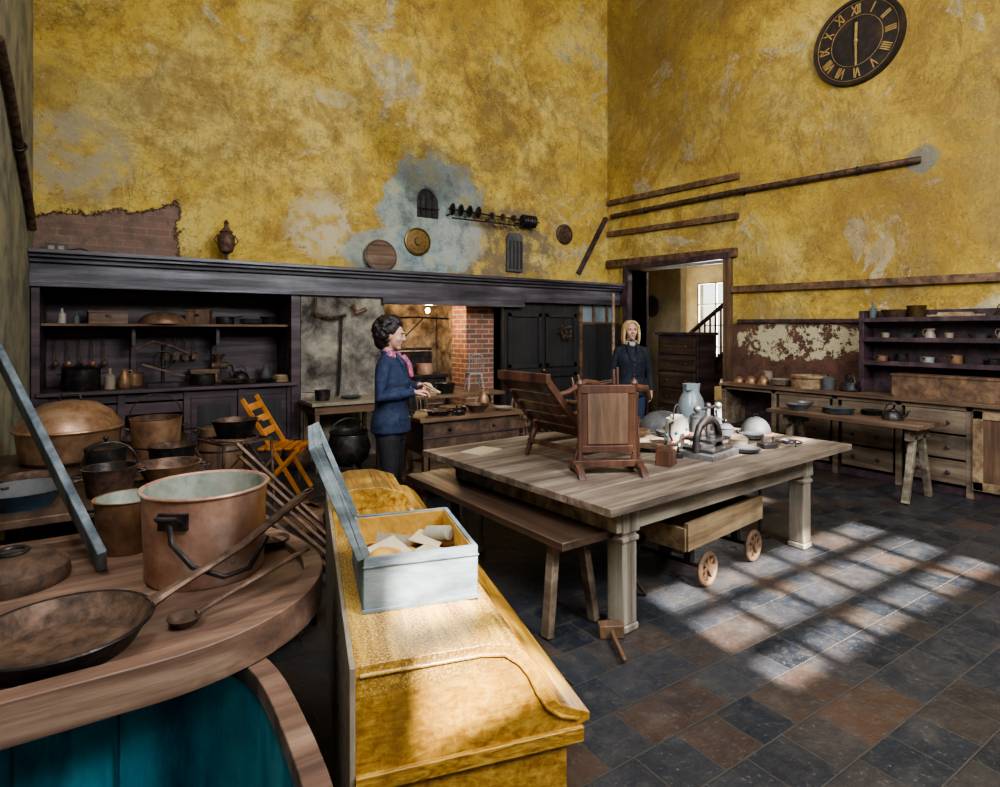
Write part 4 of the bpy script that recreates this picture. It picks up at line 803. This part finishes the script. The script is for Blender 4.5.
def person(name,loc,rz,P):
    E=empty(name,loc,rz); H=P['H']; k=H/1.70
    S=Matrix.Scale(k,4)
    b=B('trousers'); b.X=S
    b.loft([(.78,.15,.11,0,.01),(.86,.175,.125,0,.01),(.95,.175,.125,0,.005),(1.02,.16,.115,0,0)],P['trs'])
    for s in (-1,1):
        dy=s*P.get('stride',.03)
        b.tube([(s*.085,.0,.9),(s*.092,.0,.78),(s*.095,-.005+dy*.4,.5),(s*.095,.01+dy,.3),(s*.095,.02+dy,.055)],[.09,.088,.062,.056,.05],P['trs'],16)
    b.done(parent=E,remesh=.012,smooth=4)
    for s in (-1,1):
        b=B('shoe_%d'%(1 if s<0 else 2)); b.X=S; dy=s*P.get('stride',.03)
        b.ball((s*.095,dy-.06,.035),(.042,.10,.035),m_shoe,16); b.ball((s*.095,dy+.03,.04),(.035,.05,.045),m_shoe,16); b.bb((s*.095-.04,dy-.15,0),(s*.095+.04,dy+.07,.012),m_shoe); b.done(parent=E,remesh=.008,smooth=2)
    b=B('jacket'); b.X=S
    hem=P.get('hem',.84)
    b.loft([(hem,.195,.15,0,.005),(hem+.08,.198,.15,0,.005),(1.02,.165,.125,0,0),(1.12,.165,.128,0,-.005),(1.22,.175,.138,0,-.012),(1.30,.178,.122,0,-.0),(1.36,.16,.10,0,.01),(1.40,.12,.078,0,.018),(1.435,.075,.062,0,.022),(1.47,.062,.058,0,.02)],P['jac'])
    for s,arm in ((-1,P['armL']),(1,P['armR'])):
        sh=(s*.150,.01,1.345); el,wr=arm; mid1=[(sh[i]*.5+el[i]*.5) for i in range(3)]; mid2=[(el[i]*.5+wr[i]*.5) for i in range(3)]
        b.tube([(s*.09,.01,1.36),sh,(mid1[0]+s*.012,mid1[1],mid1[2]),el,mid2,wr],[.05,.060,.052,.047,.042,.036],P['jac'],16)
    b.ring((0,.015,1.45),.062,.016,P['jac'],(8,0,0))
    for s in (-1,1): b.tube([(s*.045,-.045,1.45),(s*.055,-.105,1.37),(s*.025,-.15,1.22)],[.014,.020,.008],P['jac'],8)
    b.done(parent=E,remesh=.008,smooth=4,disp=(.012,.09))
    b=B('jacket_details'); b.X=S
    for z in (1.18,1.06,.95): b.ball((.01,-.148 if z>1.1 else -.14,z),.011,m_slate,8)
    for s in (-1,1): b.box((s*.095,-.126,.95),(.09,.012,.015),P['jac'],(0,0,s*30))
    b.done(parent=E)
    b=B('scarf'); b.X=S
    sm=P['scarf']; b.ring((0,.005,1.455),.060,.018,sm,(14,0,0)); b.ring((0,-.003,1.435),.064,.018,sm,(20,0,0))
    if P['curly']: b.tube([(.02,-.085,1.43),(.03,-.13,1.36),(.02,-.155,1.26)],[.02,.024,.02],sm,10,sx=1.4)
    b.done(parent=E,remesh=.007,smooth=2)
    ht=S@Matrix.Translation((0,-.005,1.585))@Euler((R(P.get('nod',0)),0,R(P.get('turn',0)))).to_matrix().to_4x4()
    b=B('head'); b.X=ht
    b.ball((0,.012,.022),(.073,.092,.092),m_skin,24); b.ball((0,-.028,-.020),(.059,.060,.082),m_skin,24); b.ball((0,-.058,-.086),(.026,.024,.020),m_skin,16)
    for s in (-1,1):
        b.ball((s*.030,-.054,-.022),(.028,.027,.028),m_skin,14); b.ball((s*.026,-.080,.034),(.022,.011,.008),m_skin,12); b.ball((s*.074,.012,-.008),(.010,.020,.032),m_skin,14)
    b.tube([(0,-.084,.026),(0,-.097,.002),(0,-.106,-.018),(0,-.094,-.027)],[.008,.009,.012,.009],m_skin,10); b.ball((.010,-.094,-.022),.008,m_skin,8); b.ball((-.010,-.094,-.022),.008,m_skin,8)
    b.ball((0,-.076,-.054),(.024,.012,.020),m_skin,10)
    b.tube([(0,.01,-.04),(0,.02,-.10),(0,.025,-.16)],[.050,.046,.054],m_skin,18)
    b.done(parent=E,remesh=.005,smooth=4)
    b=B('face_features'); b.X=ht
    for s in (-1,1):
        b.ball((s*.028,-.0785,.012),(.0125,.008,.0065),m_eye,12); b.ball((s*.028,-.086,.012),(.0052,.003,.0052),m_iris,10); b.tube([(s*.014,-.090,.029),(s*.03,-.090,.034),(s*.044,-.080,.029)],.0026,P['hair'],6)
        b.tube([(s*.015,-.085,.015),(s*.028,-.087,.020),(s*.041,-.079,.015)],.0018,m_iris,6)
    b.tube([(-.020,-.084,-.052),(-.008,-.090,-.050),(0,-.0905,-.0515),(.008,-.090,-.050),(.020,-.084,-.052)],[.0015,.004,.0035,.004,.0015],m_lip,8); b.tube([(-.017,-.084,-.055),(0,-.090,-.058),(.017,-.084,-.055)],[.0015,.0045,.0015],m_lip,8); b.done(parent=E)
    b=B('hair'); b.X=ht; rnd=random.Random(5)
    if P['curly']:
        b.ball((0,.038,.047),(.094,.102,.096),P['hair'],20); b.ball((0,.07,-.04),(.094,.066,.085),P['hair'],20)
        for i in range(300):
            th=rnd.uniform(0,2*math.pi); u=rnd.uniform(-.95,1); rr=math.sqrt(1-u*u); x,y,z=rr*math.cos(th),rr*math.sin(th),u
            if y<-.20 and z<.58: continue
            b.ball((x*.103,.036+y*.110,.030+z*.114),rnd.uniform(.014,.026),P['hair'],8)
        b.done(parent=E,remesh=.006,smooth=1,disp=(.010,.015))
    else:
        b.ball((0,.030,.046),(.080,.094,.084),P['hair'],20)
        for s in (-1,1):
            b.tube([(s*.01,-.055,.118),(s*.045,-.072,.095),(s*.072,-.05,.055),(s*.082,-.02,.0)],[.012,.014,.015,.014],P['hair'],8)
            for j in range(6):
                y=-.025+j*.024; b.tube([(s*.03,y+.01,.12),(s*.078,y,.06),(s*.090,y,-.03),(s*.092,y+.004,-.10),(s*.088,y+.002,-.165)],[.014,.018,.018,.016,.006],P['hair'],8)
        for j in range(7):
            x=-.07+j*.023; b.tube([(x*.5,.08,.11),(x,.118,.04),(x,.12,-.05),(x,.10,-.17)],[.02,.022,.022,.010],P['hair'],8)
        b.done(parent=E,remesh=.006,smooth=2,disp=(.006,.02))
    for idx,(s,arm) in enumerate(((-1,P['armL']),(1,P['armR']))):
        el,wr=Vector(arm[0]),Vector(arm[1]); d=(wr-el).normalized(); up=Vector((0,0,1)) if not P.get('side') else Vector((s,0,0)); y=up.cross(d).normalized()
        z=d.cross(y); M=Matrix((d,y,z)).transposed().to_4x4(); M.translation=wr-d*.01
        b=B('hand_%d'%(idx+1)); b.X=S@M; b.cyl((-.03,0,0),(.02,0,0),.024,m_skin,.026,12); b.ball((.048,0,0),(.048,.037,.015),m_skin,16)
        c=P.get('curl',25)
        for f,(yy,ln) in enumerate(((-.029,.068),(-.010,.078),(.010,.073),(.028,.058))):
            p=Vector((.085-abs(yy)*.2,yy,0)); pts=[Vector((.05,yy*.8,0)),p.copy()]; a=0
            for seg in (.45,.3,.25):
                a+=R(c); p=p+Vector((math.cos(a),0,-math.sin(a)))*ln*seg; pts.append(p.copy())
            b.tube(pts,[.008,.009,.0085,.0078,.0065],m_skin,8)
        t=s; b.tube([(.02,t*.025,-.004),(.042,t*.048,-.012),(.068,t*.056,-.022),(.09,t*.052,-.03)],[.012,.011,.0095,.0075],m_skin,8)
        b.done(parent=E,remesh=.0036,smooth=2)
    return E
W1=person('woman_in_navy_jacket',(1.84,4.33,0),49,dict(H=1.70,trs=m_blk,jac=m_navy,scarf=m_scarf,hair=m_hair,curly=True,hem=.84,nod=8,turn=5,armL=((-.205,.03,1.12),(-.07,-.20,1.15)),armR=((.205,.03,1.12),(.06,-.21,1.19)),curl=30))
b=B('folded_leaflet'); b.box((0,-.325,1.172),(.10,.14,.004),m_paper,(25,0,10)); b.box((.0,-.325,1.182),(.10,.14,.003),m_paper,(32,4,12)); b.done(parent=W1)
W2=person('blonde_woman_in_jacket',(5.42,5.25,0),-34,dict(H=1.74,trs=m_jean,jac=m_dnavy,scarf=m_white,hair=m_blond,curly=False,hem=.80,nod=1,turn=0,armL=((-.225,.03,1.09),(-.225,-.05,.86)),armR=((.225,.03,1.09),(.225,-.05,.86)),side=True,curl=18))
# ---------------- lights
sun=light('SUN','sun_light',(2,-8,9),30,(1,.96,.90)); sun.data.angle=R(.9); sun.rotation_euler=Vector((.12,.70,-.72)).to_track_quat('-Z','Y').to_euler()
for i,w in enumerate(wins):
    A=(w[1]-w[0])*(w[3]-w[2]); light('AREA','window_skylight_%d'%(i+1),((w[0]+w[1])/2,YS+.02,(w[2]+w[3])/2),82*A,(.90,.95,1),w[1]-w[0],(65,0,0),w[3]-w[2])
light('AREA','window_skylight_4',(XL+.03,1.0,4.9),320,(.93,.96,1),3.0,(0,-70,0),2.4)  # fill light at the added west opening, softens the left side
light('AREA','annex_daylight',(11.86,(wy0+wy1)/2,(wz0+wz1)/2),220,(.95,.97,1),wy1-wy0,(90,0,90),wz1-wz0)
light('POINT','annex_point_light',(9.0,6.0,2.9),22,(1,.95,.86),.15)  # warm-white point light high in the annex, no fixture modelled
wd=bpy.data.worlds.new('sky'); sc.world=wd; wd.use_nodes=True; nt=wd.node_tree; bg=nt.nodes['Background']; sk=nt.nodes.new('ShaderNodeTexSky'); sk.sky_type='NISHITA'; sk.sun_disc=False; sk.sun_elevation=R(45); nt.links.new(sk.outputs[0],bg.inputs[0]); bg.inputs[1].default_value=.25
# ---------------- camera
cam=bpy.data.cameras.new('camera'); co=bpy.data.objects.new('camera',cam); sc.collection.objects.link(co); sc.camera=co
co.location=(0,0,1.62); co.rotation_euler=(R(90),0,R(-33.4)); cam.lens=21.3; cam.sensor_width=36; cam.shift_y=-.0625; cam.clip_start=.05
sc.view_settings.view_transform='AgX'
try: sc.view_settings.look='AgX - Medium High Contrast'
except Exception as e: print(e)
sc.view_settings.exposure=.45
